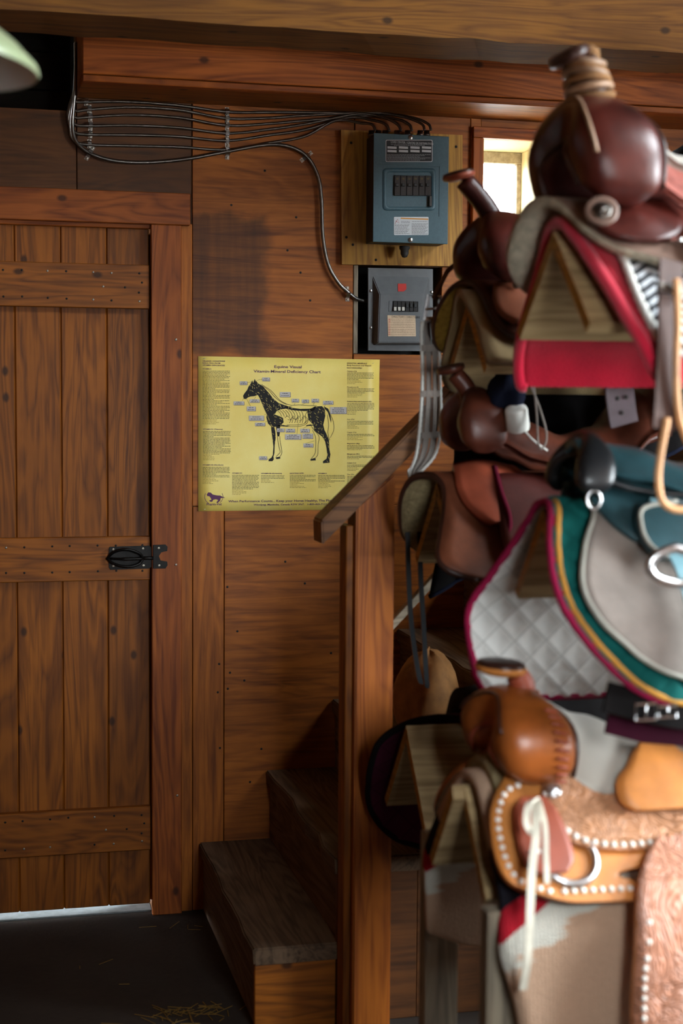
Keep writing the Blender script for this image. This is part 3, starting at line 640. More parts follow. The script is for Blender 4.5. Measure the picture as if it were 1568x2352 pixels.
# ------------------------------------------------------------------ tack: draped layers over A-frame racks
class Prof:
    """cross-section path in (Y, Z) over a rack ridge; t > 0 runs down the far side, t < 0 down the near side"""
    def __init__(s, Yc, zc, ang=48, R=.05, hang=.26, hr=.10, top=85):
        s.Yc = Yc; s.zc = zc; s.A = math.radians(ang); s.R = R; s.hang = hang; s.hr = hr; s.top = math.radians(top); s.tab = []; y = z = t = 0; ds = .005
        while t < 1.2:
            h = s.theta(t); s.tab.append((y, z, h)); y += ds * math.cos(h); z -= ds * math.sin(h); t += ds
    def theta(s, t):
        a = min(s.A, t / s.R)
        if s.hang and t > s.hang: a = min(s.top, s.A + (t - s.hang) / s.hr)
        return a
    def pos(s, t, off=0):
        sg = 1 if t >= 0 else -1; a = abs(t) / .005; i = min(int(a), len(s.tab) - 2); f = a - i
        y0, z0, h0 = s.tab[i]; y1, z1, h1 = s.tab[i + 1]; y = y0 + (y1 - y0) * f; z = z0 + (z1 - z0) * f; h = h0 + (h1 - h0) * f
        return s.Yc + sg * (y + off * math.sin(h)), s.zc + z + off * math.cos(h)
    def p(s, x, t, off=0):
        y, z = s.pos(t, off); return Vector((x, y, z))
    def nrm(s, t):
        a, b = s.pos(t, 0), s.pos(t, .01); return Vector((0, b[0] - a[0], b[1] - a[1])).normalized()
def drape(name, pr, keys, off, thick, mats, parent, nu=18, nk=6, disp=None, zx=None, label=None, kspl=True):
    K = spline([Vector(k) for k in keys], nk) if kspl else [Vector(k) for k in keys]
    vs = []; uv = []; nr = len(K); nc = nu + 1
    for side in (1, 0):
        for k in K:
            for c in range(nc):
                x = k[1] + (k[2] - k[1]) * c / nu; o = off + (thick if side else 0)
                e = min(1, c / 1.2 + .25, (nu - c) / 1.2 + .25)
                if disp: o += disp(x, k[0]) * (1 if side else .6) * e
                p = pr.p(x, k[0], o)
                if zx: p.z += zx(x)
                vs.append(p); uv.append((x, k[0]))
    fs = []; fm = []; N = nr * nc
    for r in range(nr - 1):
        for c in range(nu):
            a = r * nc + c
            fs.append((a, a + nc, a + nc + 1, a + 1)); fm.append(0); fs.append((N + a, N + a + 1, N + a + nc + 1, N + a + nc)); fm.append(1)
        for c, fl in ((0, 1), (nu, 0)):
            a = r * nc + c; q = (a, N + a, N + a + nc, a + nc); fs.append(q if fl else q[::-1]); fm.append(2)
    for r, fl in ((0, 0), (nr - 1, 1)):
        for c in range(nu):
            a = r * nc + c; q = (a, N + a, N + a + 1, a + 1); fs.append(q if fl else q[::-1]); fm.append(2)
    m = list(mats) if isinstance(mats, (list, tuple)) else [mats]
    while len(m) < 3: m.append(m[-1])
    o = mesh(name, vs, fs, m, parent, True, None, fm, uv, label=label)
    mid = off + thick / 2
    def P(x, t):
        q = pr.p(x, t, mid + ((disp(x, t) * .25) if disp else 0)); q.z += zx(x) if zx else 0; return q
    o_front = [P(k[1], k[0]) for k in K]; b0 = [P(K[0][1] + (K[0][2] - K[0][1]) * c / nu, K[0][0]) for c in range(nc)]; b1 = [P(K[-1][1] + (K[-1][2] - K[-1][1]) * c / nu, K[-1][0]) for c in range(nc)]
    return o, b0[::-1] + o_front[1:-1] + b1
def mirror(keys):     # keys given for the near side from the bottom (most negative t) up to t = 0 -> full keys, far side first
    return [(-t, a, b) for t, a, b in keys] + [k for k in reversed(keys) if k[0] != 0]
# ---- tack materials
def leather(name, col, rough=.4, tool=None, var=.25, edge=None):
    t = NT(name); c = srgb(col); v = t.coord(rand=True); n1 = t.noise(v, 9, 5); n2 = t.noise(v, 260, 3)
    dk = tuple(x * (1 - var * 1.6) for x in c[:3]) + (1,); lt = tuple(min(1, x * (1 + var)) for x in c[:3]) + (1,)
    cc = t.ramp(n1, [(.3, dk), (.68, lt)]); h = n2
    if tool == 'floral':
        vv = t.coord(uv=True); w = t.n('ShaderNodeTexVoronoi', feature='SMOOTH_F1'); t.l(vv, w.inputs['Vector']); w.inputs['Scale'].default_value = 26
        dn = t.noise(vv, 14, 2, .5, 2.5); r = t.math('SINE', t.math('MULTIPLY', dn, 55)); h = t.math('ADD', t.math('MULTIPLY', r, .7), t.math('MULTIPLY', w.outputs['Distance'], 1.2))
        cc = t.mix(t.ramp(r, [(.35, (.6, .6, .6)), (.75, (0, 0, 0))]), cc, dk); t.bump(h, .8, .003)
    elif tool == 'basket':
        vv = t.coord(uv=True); mp = t.n('ShaderNodeMapping'); mp.inputs['Rotation'].default_value = (0, 0, .7); mp.inputs['Scale'].default_value = (85, 85, 85); t.l(vv, mp.inputs[0])
        ck = t.n('ShaderNodeTexBrick'); t.l(mp.outputs[0], ck.inputs['Vector']); ck.inputs['Scale'].default_value = 1; ck.inputs['Mortar Size'].default_value = .12; ck.inputs['Brick Width'].default_value = 1; ck.inputs['Row Height'].default_value = .5
        ck.inputs['Color1'].default_value = lt; ck.inputs['Color2'].default_value = cc.node.color_ramp.elements[0].color; ck.inputs['Mortar'].default_value = dk
        cc = t.mix(.55, cc, ck.outputs[0]); t.bump(ck.outputs[1], .6, .002).invert = True
    else: t.bump(t.math('ADD', t.math('MULTIPLY', n2, .25), t.math('MULTIPLY', t.noise(v, 38, 5, .65), 1.0)), .28, .003)
    t.base(cc); t.set(rough, 0, .5); return t.m
def cloth(name, col, rough=.95, weave=420, amt=.35, fuzz=0, blot=.25, quilt=0):
    t = NT(name); c = srgb(col) if isinstance(col, str) else col; v = t.coord(rand=True); n1 = t.noise(v, 7, 4); n2 = t.noise(v, weave, 2)
    dk = tuple(x * (1 - blot) for x in c[:3]) + (1,); lt = tuple(min(1, x * (1 + blot * .6)) for x in c[:3]) + (1,)
    cc = t.mix(t.math('MULTIPLY', n2, .3), t.ramp(n1, [(.35, dk), (.65, lt)]), dk); h = n2
    if quilt:
        u = t.coord(uv=True); s = t.n('ShaderNodeSeparateXYZ'); t.l(u, s.inputs[0]); a = t.math('PINGPONG', t.math('ADD', s.outputs[0], s.outputs[1]), quilt / 2); b = t.math('PINGPONG', t.math('SUBTRACT', s.outputs[0], s.outputs[1]), quilt / 2)
        ln = t.math('MINIMUM', a, b); st_ = t.ramp(t.math('MULTIPLY', ln, 2 / quilt), [(.02, (0, 0, 0)), (.10, (1, 1, 1))]); cc = t.mix(t.math('MULTIPLY', t.math('SUBTRACT', 1, st_), .45), cc, tuple(x * .4 for x in dk[:3]) + (1,))
    t.base(cc); t.set(rough, 0, .15); t.bump(h, amt, .003)
    t.b.inputs['Sheen Weight'].default_value = fuzz; return t.m
def fleece(name, col):
    t = NT(name); c = srgb(col); v = t.coord(rand=True); n = t.noise(v, 70, 5, .7); n3 = t.noise(v, 11, 3)
    t.base(t.mix(t.math('MULTIPLY', n3, .5), t.ramp(n, [(.3, tuple(x * .45 for x in c[:3]) + (1,)), (.62, c)]), tuple(x * .75 for x in c[:3]) + (1,))); t.set(.98, 0, .1); t.bump(n, .9, .008); return t.m
def zigzag(name):
    t = NT(name); u = t.coord(uv=True); s = t.n('ShaderNodeSeparateXYZ'); t.l(u, s.inputs[0])
    z = t.math('PINGPONG', t.math('MULTIPLY', s.outputs[0], 1.0), .034); q = t.math('ADD', t.math('MULTIPLY', s.outputs[1], 1.0), t.math('MULTIPLY', z, .85))
    f = t.math('FRACT', t.math('MULTIPLY', q, 44)); k = t.ramp(f, [(.44, srgb('15181c')), (.52, srgb('c9cdd2'))]); t.base(k); t.set(.95, 0, .1); t.bump(t.noise(t.coord(), 400, 2), .4, .003); return t.m
def navajo(name, x0):
    """stripes that follow the pad's front corners: navy, red, ragged white, tan"""
    t = NT(name); u = t.coord(uv=True); s = t.n('ShaderNodeSeparateXYZ'); t.l(u, s.inputs[0])
    mp = t.n('ShaderNodeMapping'); mp.inputs['Scale'].default_value = (9, 75, 1); t.l(u, mp.inputs[0]); jag = t.noise(mp.outputs[0], 1.0, 3, .7)
    q = t.math('ADD', t.math('ABSOLUTE', s.outputs[1]), t.math('MULTIPLY', t.math('SUBTRACT', s.outputs[0], x0), .55))
    q2 = t.math('ADD', q, t.math('MULTIPLY', t.math('SUBTRACT', jag, .5), .11))
    tan = srgb('caa78c'); wh = srgb('d6d3c6'); rd = srgb('b5182c'); nv = srgb('131a26')
    c = t.mix(t.math('LESS_THAN', q2, .345), tan, wh); c = t.mix(t.math('LESS_THAN', q, .298), c, rd); c = t.mix(t.math('LESS_THAN', q, .258), c, nv)
    c = t.mix(t.math('LESS_THAN', q, .150), c, tan); v = t.coord(); n = t.noise(v, 300, 2); c = t.mix(t.math('MULTIPLY', n, .4), c, srgb('3b2a20'))
    t.base(c); t.set(.97, 0, .1); w = t.n('ShaderNodeTexWave', wave_type='BANDS', bands_direction='X'); w.inputs['Scale'].default_value = 45; w.inputs['Distortion'].default_value = 2; t.l(v, w.inputs[0]); t.bump(t.math('ADD', t.math('MULTIPLY', n, 2), t.math('MULTIPLY', w.outputs[1], .35)), .6, .004); return t.m
M_.update(
    oxblood=leather('oxblood_leather', '4c1c15', .36, var=.45), oxdark=leather('dark_brown_leather', '3a2018', .38), basket=leather('red_basketweave_leather', 'b4665a', .5, 'basket'),
    skirt_b=leather('greyed_brown_skirt_leather', '83695c', .45), tan=leather('tan_leather', 'd08440', .40), tan_t=leather('tooled_tan_leather', 'c48a62', .45, 'floral', .15), tan_d=leather('burnished_brown_leather', '96501f', .33, var=.4),
    pink=leather('pinkish_tooled_fender_leather', 'c9896b', .45, 'floral', .12), redtan=leather('reddish_leather', '98472f', .45), suede=cloth('grey_suede', 'b9b3a8', .95, 500, .2, .3, .12), suede_d=cloth('grey_brown_suede', '857a72', .95, 90, .3, .2, .3),
    brown=leather('saddle_brown_leather', '54281a', .40, var=.4), brown_o=leather('orange_brown_leather', '74402a', .48, var=.35), dkred=leather('dark_red_leather', '471a14', .42), fleece=fleece('cream_fleece', 'cfc3ab'), fleece_y=fleece('yellowed_lining', '9c7a32'), fleece_t=fleece('tan_fleece', 'a3906a'),
    red=cloth('red_wool', 'c0102f', .95, 330, .5, .3), red_b=cloth('bright_red_wool_edge', 'd21c3c', .95, 330, .5, .4), maroon=cloth('maroon_felt', '5c0f25'), zig=zigzag('black_white_zigzag_wool'), cord_w=cloth('white_cord', 'dcdad2', .9, 300, .4, .3, .1),
    navajo=navajo('navajo_wool', .826), green=cloth('green_quilt', '0f5a55', .85, 500, .2, quilt=.064), whiteq=cloth('white_quilt', 'd5d2cc', .9, 500, .15, 0, .08, quilt=.064), bind_m=cloth('maroon_binding', '981a44', .8, 400, .3), bind_g=cloth('gold_binding', 'c98f3f', .8, 400, .3),
    burg=cloth('burgundy_quilt', '48142a', .9, 400, .3, quilt=.075), navy=cloth('navy_cloth', '14182a', .9, 400, .3), blackc=cloth('black_cloth', '120f0f', .95, 400, .3), tanwool=cloth('tan_wool', 'a28a62', .95, 300, .4, .2), teal=leather('teal_black_leather', '2c4a50', .30), teal_l=leather('pale_teal_strap_leather', '7ba3ad', .35), blackl=leather('black_leather', '17191b', .35),
    piping=cloth('pale_piping', 'a7a59a', .8), rope=cloth('tan_rope', '8f6a48', .9, 200, .6), rawhide=leather('pale_rawhide', '9a7a60', .5), latigo=leather('pale_latigo', 'd6cfbd', .6), straporange=leather('light_tan_strap', 'd29a66', .5), strapbr=leather('grey_brown_strap', '4a2e24', .62),
    stitch=plain('white_rawhide_stitch', 'e8e4da', .5), rack_e=wood('ochre_end_grain', '8d611f', 'b98732', 1, knots=False), girth=cloth('grey_girth_cord', '8b8078', .95, 260, .6, .3))
# ---- western saddle
def arch_pt(c, ry, rz, a, b, rake, swell, ph_deg, q_deg, lift=0):
    """point on the fork surface made by arch(): ph round the arch, q round the section (180 = front)"""
    ph = math.radians(ph_deg); d = abs(ph_deg); sw = math.exp(-((d - 62) / 30) ** 2); top = math.exp(-(ph_deg / 35) ** 2); A = a * (1 + .22 * sw) - .020 * top; B = b * (1 + swell * sw) + .006 * top
    q = math.radians(q_deg); cx = math.copysign(abs(math.cos(q)) ** .62, math.cos(q)); sx = math.copysign(abs(math.sin(q)) ** .62, math.sin(q)); n = Vector((0, math.sin(ph) / ry, math.cos(ph) / rz)).normalized()
    p = Vector((c[0] + (A + lift) * cx, c[1] + ry * math.sin(ph), c[2] + rz * math.cos(ph))) + n * ((B + lift) * sx); p.x += rake * (p.z - c[2]); return p
def arch(name, c, xw, ry, rz, a, b, m, parent, a0=-118, a1=118, n=26, k=14, rake=0, swell=0, label=None):
    """saddle fork: elliptical section carried round an arch in the Y-Z plane"""
    vs = []; fs = []
    for i in range(n + 1):
        ph = math.radians(a0 + (a1 - a0) * i / n); sw = math.exp(-((abs(math.degrees(ph)) - 62) / 30) ** 2); top = math.exp(-(math.degrees(ph) / 35) ** 2)
        end = min(1, .35 + min(i, n - i) / 3.0)
        A = (a * (1 + .22 * sw) - .020 * top) * end; B = (b * (1 + swell * sw) + .006 * top) * end
        cy, cz = ry * math.sin(ph), rz * math.cos(ph); nrm = Vector((0, math.sin(ph) / ry, math.cos(ph) / rz)).normalized()
        for j in range(k):
            q = 2 * math.pi * j / k; cx = math.copysign(abs(math.cos(q)) ** .62, math.cos(q)); sx = math.copysign(abs(math.sin(q)) ** .62, math.sin(q))
            p = Vector((c[0] + A * cx, c[1] + cy, c[2] + cz)) + nrm * (B * sx); p.x += rake * (p.z - c[2]); vs.append(p)
    for i in range(n):
        for j in range(k): fs.append((i * k + j, i * k + (j + 1) % k, (i + 1) * k + (j + 1) % k, (i + 1) * k + j))
    fs.append(tuple(range(k - 1, -1, -1))); fs.append(tuple(n * k + j for j in range(k)))
    o = mesh(name, vs, fs, m, parent, True, label=label); md = o.modifiers.new('sub', 'SUBSURF'); md.levels = 1; md.render_levels = 1; return o
def horn(sad, base, tip, r0, r1, cap, m_neck, m_cap, m_rim, capdir, capoff):
    base, tip = Vector(base), Vector(tip); mid = base.lerp(tip, .5) + Vector((.006, 0, 0)); P_ = spline([base - (tip - base) * .25, base, mid, tip], 5)
    n = len(P_); tube('horn_neck', P_, [r0 * 1.35 if i < 3 else r0 + (r1 - r0) * (i / (n - 1)) for i in range(n)], m_neck, sad, 14)
    c = tip + Vector(capoff); a, b, h = cap
    pr = [(1e-6, -h * .55), (.55, -h * .5), (.93, -h * .25), (1.0, 0), (.96, h * .35), (.8, h * .48), (1e-6, h * .52)]
    o = lathe('horn_cap', pr, axisM(c, capdir, (a, b, 1)), m_cap, sad, 24); r = lathe('horn_cap_rim', [(.6, -h * .56), (.955, -h * .34), (1.02, -.001), (1.0, h * .1), (.9, h * .1)], axisM(c, capdir, (a, b, 1)), m_rim, o, 24); return o
def seat(sad, xa, xb, Yc, zs, ws, ds, m, name='seat', nu=20, nv=18, spread=1.25, thick=.012, front_taper=0):
    """zs, ws, ds: crown height, half width and side drop sampled from fork to cantle"""
    def ev(a, u):
        f = u * (len(a) - 1); i = min(int(f), len(a) - 2); q = f - i; q = q * q * (3 - 2 * q); return a[i] + (a[i + 1] - a[i]) * q
    vs = []; fs = []; uv = []
    for lay in (0, 1):
        for i in range(nu + 1):
            u = i / nu
            for j in range(nv + 1):
                v = -1 + 2 * j / nv; an = v * spread
                x = xa + (xb - xa) * u + front_taper * abs(v) ** 2 * (1 - u); y = Yc + ev(ws, u) * math.sin(an) / math.sin(spread) * (1 if not lay else .97); z = ev(zs, u) - ev(ds, u) * (1 - math.cos(an)) / (1 - math.cos(spread)) - lay * thick
                vs.append((x, y, z)); uv.append((x, y))
    N = (nu + 1) * (nv + 1); w = nv + 1
    for i in range(nu):
        for j in range(nv):
            a = i * w + j; fs.append((a, a + w, a + w + 1, a + 1)); fs.append((N + a, N + a + 1, N + a + w + 1, N + a + w))
        for j in (0, nv): a = i * w + j; fs.append((a, a + w, N + a + w, N + a))
    for i in (0, nu):
        for j in range(nv): a = i * w + j; fs.append((a, a + 1, N + a + 1, N + a))
    o = mesh(name, vs, fs, m, sad, True, uvs=uv); return o
def cantle(sad, x, Yc, zc, ry, rz, m, mr):
    P_ = [Vector((x + .02 * math.cos(a * .9), Yc + ry * math.sin(a), zc + rz * math.cos(a))) for a in [math.radians(d) for d in range(-95, 96, 10)]]
    vs = []; fs = []; n = len(P_)
    for i, p in enumerate(P_):
        q = Vector((p.x - .05, Yc + (p.y - Yc) * .72, zc - .03 + (p.z - zc) * .35))
        for s in (0, .016): vs.append(p + Vector((s, 0, 0))); vs.append(q + Vector((s, 0, 0)))
    for i in range(n - 1):
        a = i * 4; b = a + 4
        for k in ((0, 1), (1, 3), (3, 2), (2, 0)): fs.append((a + k[0], a + k[1], b + k[1], b + k[0]))
    fs.append((0, 1, 3, 2)); fs.append(((n - 1) * 4, (n - 1) * 4 + 1, (n - 1) * 4 + 3, (n - 1) * 4 + 2))
    o = mesh('cantle', vs, fs, m, sad, True); tube('cantle_binding', [p + Vector((.008, 0, .002)) for p in P_], .011, mr, o, 8); return o
def beads(pr, pts, off, parent, r=.0048, name='stitch', m='stitch'):
    me = None
    for x, t in pts:
        p = pr.p(x, t, off); n = pr.nrm(t)
        if me is None:
            o = lathe(name, [(r, 0), (r * .95, r * .35), (r * .5, r * .6), (1e-7, r * .65)], axisM((0, 0, 0), (0, 0, 1)), M_[m], None, 8); me = o.data; o.parent = parent
        else: o = obj(name, me, parent)
        o.location = p - origin(parent); o.rotation_euler = n.to_track_quat('Z', 'Y').to_euler()
def inset_pts(pts, d):      # evenly spaced points along an (x, t) polyline
    P_ = resample(spline([Vector((x, t, 0)) for x, t in pts], 8), d); return [(p.x, p.y) for p in P_]
def concho(p, d, r, parent, m='steel', fr=None):
    o = lathe('concho', [(r, 0), (r, .003), (r * .8, .005), (r * .55, .004), (r * .3, .008), (1e-7, .009)], axisM(p, d), M_[m], parent, 20)
    if fr:
        c = lathe('rosette', [(r * 1.7, -.002), (r * 1.7, .001), (r * 1.45, .003), (r * 1.05, .0015), (1e-7, .0015)], axisM(p, d), fr, o, 24)
    return o
def rack(t, X, Yc, zc, L, ang, x1=1.60, dx=0):
    """two slope boards meeting at a ridge, parts of the rack t"""
    th = .022; a = math.radians(ang)
    for s in (1, -1):
        bm = bmesh.new(); d = Vector((0, s * math.cos(a), -math.sin(a))); n = Vector((0, s * math.sin(a), math.cos(a))); top = Vector((0, Yc, zc - .002)); st = 0 if s > 0 else th
        r = []
        for x in (X + (0 if s > 0 else dx), x1):
            r.append([bm.verts.new(Vector((x, 0, 0)) + top + d * u + n * (-v)) for u, v in ((st * .3, 0), (L, 0), (L, th), (st * .3 + th * .6, th))])
        for k in range(4): bm.faces.new((r[0][k], r[0][(k + 1) % 4], r[1][(k + 1) % 4], r[1][k]))
        f = bm.faces.new(r[0][::-1]); f.material_index = 1; bm.faces.new(r[1])
        from_bm('slope_board', bm, [M_['rack_x'], M_['rack_e']], t, (X + .3, Yc + s * .08, zc - .1))
# ------------------------------------------------------------------ saddle racks
RF = thing('saddle_rack', 'wooden saddle rack nearest the camera with two sloped arms', 'rack', (1.64, 2.5, 0))
RB_ = thing('saddle_rack', 'wooden saddle rack beside the stairs with three sloped arms', 'rack', (1.64, 3.1, 0))
for r, Yc in ((RF, 2.5), (RB_, 3.1)):
    box('post', (1.60, Yc - .045, 0), (1.69, Yc + .045, 2.0), M_['pine_z'], r); box('foot', (1.40, Yc - .04, 0), (1.95, Yc + .04, .05), M_['pine_x'], r) if r is RB_ else None
FT = Prof(2.5, 1.80, 44, .05, .30); MF = Prof(2.5, 1.316, 50, .05, .25); FB = Prof(2.5, .83, 50, .05, .25)
BT = Prof(3.1, 1.72, 48, .05, .25); BM = Prof(3.1, 1.33, 48, .05, .25); BB = Prof(3.1, .805, 50, .05, .27)
rack(RF, .976, 2.5, 1.80, .24, 44); rack(RF, .965, 2.5, 1.316, .21, 50)
rack(RB_, 1.02, 3.1, 1.72, .195, 48); rack(RB_, .955, 3.1, 1.33, .235, 48); rack(RB_, .893, 3.1, .805, .265, 50)
stand = thing('saddle_stand', 'free-standing grey lumber saddle stand under the tooled tan saddle', 'stand', (1.2, 2.5, 0))
rack(stand, .805, 2.5, .83, .208, 52, x1=1.55, dx=.022)
for x in (.845, 1.47):
    for xx, yy in ((x + .03 if x < 1 else x, 2.79), (x, 2.335)): box('leg', (xx - .034, yy - .02, 0), (xx + .034, yy + .02, .66), M_['grey_z'], stand)
box('foot_rail', (.80, 2.771, .10), (1.53, 2.809, .18), M_['grey_x'], stand); box('cross_bar', (1.50, 2.31, .55), (1.54, 2.82, .64), M_['grey_y'], stand)
# ------------------------------------------------------------------ top front saddle: oxblood roping saddle
K0 = lambda ks: [k if len(k) == 3 else (k[0], k[1], 1.50) for k in ks]
rb = thing('saddle_blanket', 'red wool saddle blanket under the dark oxblood saddle', 'blanket', (1.2, 2.5, 1.80))
wob = lambda x, t: .003 * math.sin(23 * x + 9 * t) + .002 * math.sin(51 * x)
o, bd_ = drape('blanket_body', FT, K0([(.385, 1.03), (.374, 1.019), (.264, 1.003), (.12, .995), (0, .985), (-.085, .999), (-.194, 1.016), (-.305, 1.030), (-.365, 1.050), (-.385, 1.075)]), .003, .020, M_['red'], rb, 26, 7, wob)
tube('rolled_edge', bd_[26:-26], .0125, M_['red_b'], rb, 8)
zb = thing('saddle_blanket', 'black and white zigzag blanket with white corded edge over the red one', 'blanket', (1.2, 2.5, 1.83))
o, bd_ = drape('blanket_body', FT, K0([(.30, 1.06), (.2, 1.05), (0, 1.045), (-.133, 1.051), (-.225, 1.047), (-.305, 1.049), (-.348, 1.062)]), .027, .009, M_['zig'], zb, 22, 7, wob)
tube('corded_edge', bd_[22:-22], [.0065 + .0016 * (i % 2) for i in range(len(bd_[22:-22]))], M_['cord_w'], zb, 7)
s1 = thing('western_saddle', 'dark oxblood western saddle with rope-wrapped horn at the top right', 'saddle', (1.2, 2.5, 1.84))
o, bd_ = drape('skirt', FT, K0([(.222, 1.04), (.205, .999), (.175, .965), (.135, .942), (.085, .934), (.03, .938), (-.01, .955), (-.045, .975), (-.085, .992), (-.13, 1.028), (-.155, 1.079), (-.178, 1.14), (-.185, 1.2)]), .038, .017, [M_['skirt_b'], M_['fleece'], M_['fleece']], s1, 22, 6)
o, _ = drape('seat_jockey', FT, K0([(.13, 1.10), (.10, 1.06), (.03, 1.06), (-.03, 1.06), (-.09, 1.065), (-.115, 1.09), (-.128, 1.14), (-.132, 1.2)]), .057, .007, [M_['basket'], M_['skirt_b']], s1, 22)
arch('fork', (1.052, 2.5, 1.880), 0, .106, .102, .066, .042, M_['oxblood'], s1, swell=.35, rake=-.12)
ap = ((1.052, 2.5, 1.880), .106, .102, .066, .042, -.12, .35)
tube('fork_seam', [arch_pt(*ap, d, 128, -.001) for d in range(-78, 79, 6)], .0045, M_['rawhide'], s1, 6); tube('fork_welt', [arch_pt(*ap, d, 22, -.001) for d in range(-100, 101, 8)], .005, M_['oxdark'], s1, 6)
tube('gullet_binding', [arch_pt(*ap, d, 205, -.001) for d in range(-100, 101, 8)], .006, M_['oxdark'], s1, 6)
horn(s1, (1.040, 2.5, 2.010), (1.020, 2.5, 2.092), .036, .031, (.043, .036, .022), M_['oxdark'], M_['oxdark'], M_['oxdark'], (-.45, 0, 1), (-.020, 0, .004))
for i in range(7):
    f = i / 6; c = Vector((1.043, 2.5, 2.018)).lerp(Vector((1.026, 2.5, 2.088)), f); r = .039 - .004 * f
    tube('horn_wrap', [c + Vector((r * math.cos(q), r * math.sin(q), .006 * math.sin(q + i))) for q in [k * math.pi / 8 for k in range(16)]], .0064, M_['rope'] if i % 2 else M_['rawhide'], s1, 6, closed=True)
lathe('horn_wrap_knot', [(1e-7, -.014), (.016, -.01), (.02, 0), (.014, .012), (1e-7, .016)], axisM((1.034, 2.492, 2.101), (.3, -.2, 1)), M_['rope'], s1, 10)
seat(s1, 1.085, 1.46, 2.5, [1.985, 1.925, 1.905, 1.93, 2.0], [.075, .12, .15, .17, .17], [.075, .085, .09, .09, .10], M_['basket'])
seat(s1, 1.10, 1.44, 2.5, [1.990, 1.935, 1.915, 1.94, 2.01], [.055, .085, .11, .125, .12], [.022, .03, .035, .04, .045], M_['suede'], 'seat_pad', thick=.016)
cantle(s1, 1.46, 2.5, 1.90, .17, .13, M_['oxblood'], M_['oxblood'])
pc = FT.p(1.010, -.105, .085); concho(pc + Vector((-.01, -.012, .012)), Vector((-.25, -.75, .4)), .0165, s1, 'dull_steel', M_['skirt_b'])
drape('latigo_keeper', FT, [(-.03, 1.04, 1.15), (-.065, 1.005, 1.165), (-.10, 1.005, 1.16), (-.125, 1.03, 1.13), (-.135, 1.06, 1.10)], .060, .010, M_['oxblood'], s1, 12, disp=lambda x, t: .012 * math.exp(-((x - 1.085) / .05) ** 2 - ((t + .09) / .04) ** 2))
drape('stirrup_patch', FT, [(-.085, 1.175, 1.24), (-.12, 1.155, 1.25), (-.16, 1.152, 1.25), (-.20, 1.165, 1.24)], .066, .008, M_['tan'], s1, 10)
for x, t in ((1.01, -.10), (1.14, -.135)): beads(FT, [(x, t)], .072, s1, .006, 'rivet', 'steel')
# strap and thin loop hanging on the near side
pA = at(1540, 600, 2.22); hp = [at(1540, 600, 2.25), at(1538, 700, 2.225), at(1535, 800, 2.215), at(1530, 900, 2.21), at(1524, 985, 2.205)]
ribbon('hanging_strap', spline(hp, 5), .042, .006, (1, .15, 0), M_['strapbr'], s1); ribbon('strap_buckle', [at(1541, 655, 2.215), at(1540, 672, 2.212)], .046, .012, (1, .15, 0), M_['dull_steel'], s1)
bl = [at(1418, 820, 2.80), at(1422, 900, 2.80), at(1428, 950, 2.80), at(1433, 975, 2.80)]
blo = ribbon('billet_strap', spline(bl, 4), .062, .006, (1, .1, 0), leather('mauve_grey_leather', '56424a', .45), s1)
for x, y in ((1418, 915), (1437, 912), (1427, 948)): disc('billet_hole', at(x, y, 2.795), .0045, .001, FRONT, M_['nail'], s1, 10)
lp = [at(x, y, 2.20) for x, y in ((1532, 960), (1517, 1040), (1511, 1100), (1520, 1150), (1550, 1170), (1590, 1160), (1600, 1080), (1560, 960), (1552, 850), (1556, 740), (1552, 640))]
tube('thin_strap_loop', spline(lp, 8), .0062, M_['straporange'], s1, 8)
# ------------------------------------------------------------------ middle front: english saddle on quilted pads
def quilt(d, dep):
    def f(x, t):
        a = (x + t) / d; b = (x - t) / d; return dep * (min(abs(math.sin(math.pi * a)), abs(math.sin(math.pi * b))) ** .5 - .5)
    return f
q1 = thing('saddle_pad', 'quilted saddle pad, white lining and green face, maroon and gold binding', 'saddle pad', (1.2, 2.5, 1.32))
kk = [(.466, 1.30), (.466, 1.02), (.455, .950), (.425, .922), (.395, .914), (.319, .899), (.272, .904), (.209, .925), (.096, .956), (.03, .968), (-.016, .970), (-.112, .946), (-.2, .938), (-.27, .955), (-.328, 1.005), (-.373, 1.059), (-.402, 1.136), (-.41, 1.25)]
kk = [(t, x, 1.48) for t, x in kk]
o, bd_ = drape('quilted_body', MF, kk, .003, .013, [M_['green'], M_['whiteq'], M_['bind_m']], q1, 90, 9, quilt(.064, .010))
fr = bd_[90:-90]; low = bd_[:91]
tube('maroon_binding', bd_[45:-20], .0075, M_['bind_m'], q1, 8)
half = len(fr) // 2
tube('gold_binding', [p + Vector((.011, 0, 0)) + Vector((0, -.006, .003)) for p in bd_[90 + int(len(fr) * .56):-30]], .0055, M_['bind_g'], q1, 8)
s2 = thing('english_saddle', 'teal-black english saddle with grey suede flap on the green pad', 'saddle', (1.2, 2.5, 1.36))
fl = [(-.03, 1.03, 1.36), (-.062, 1.030, 1.36), (-.125, .998, 1.34), (-.203, .974, 1.30), (-.262, .985, 1.27), (-.300, 1.030, 1.25), (-.335, 1.085, 1.22), (-.352, 1.13, 1.19)]
o, bd_ = drape('flap', MF, fl, .030, .008, [M_['suede_d'], M_['blackl']], s2, 20, 7); tube('flap_piping', bd_[20:-6], .0052, M_['piping'], s2, 7)
o, bd_ = drape('flap', MF, [(-t, a, b) for t, a, b in reversed(fl)], .030, .008, [M_['suede_d'], M_['blackl']], s2, 20, 7)
drape('skirt_flap', MF, [(-.02, 1.02, 1.40), (-.06, 1.035, 1.40), (-.10, 1.06, 1.38), (-.135, 1.10, 1.34), (-.15, 1.16, 1.30)], .042, .008, M_['teal'], s2, 14)
drape('skirt_flap', MF, [(.15, 1.16, 1.30), (.135, 1.10, 1.34), (.10, 1.06, 1.38), (.06, 1.035, 1.40), (.02, 1.02, 1.40)], .042, .008, M_['teal'], s2, 14)
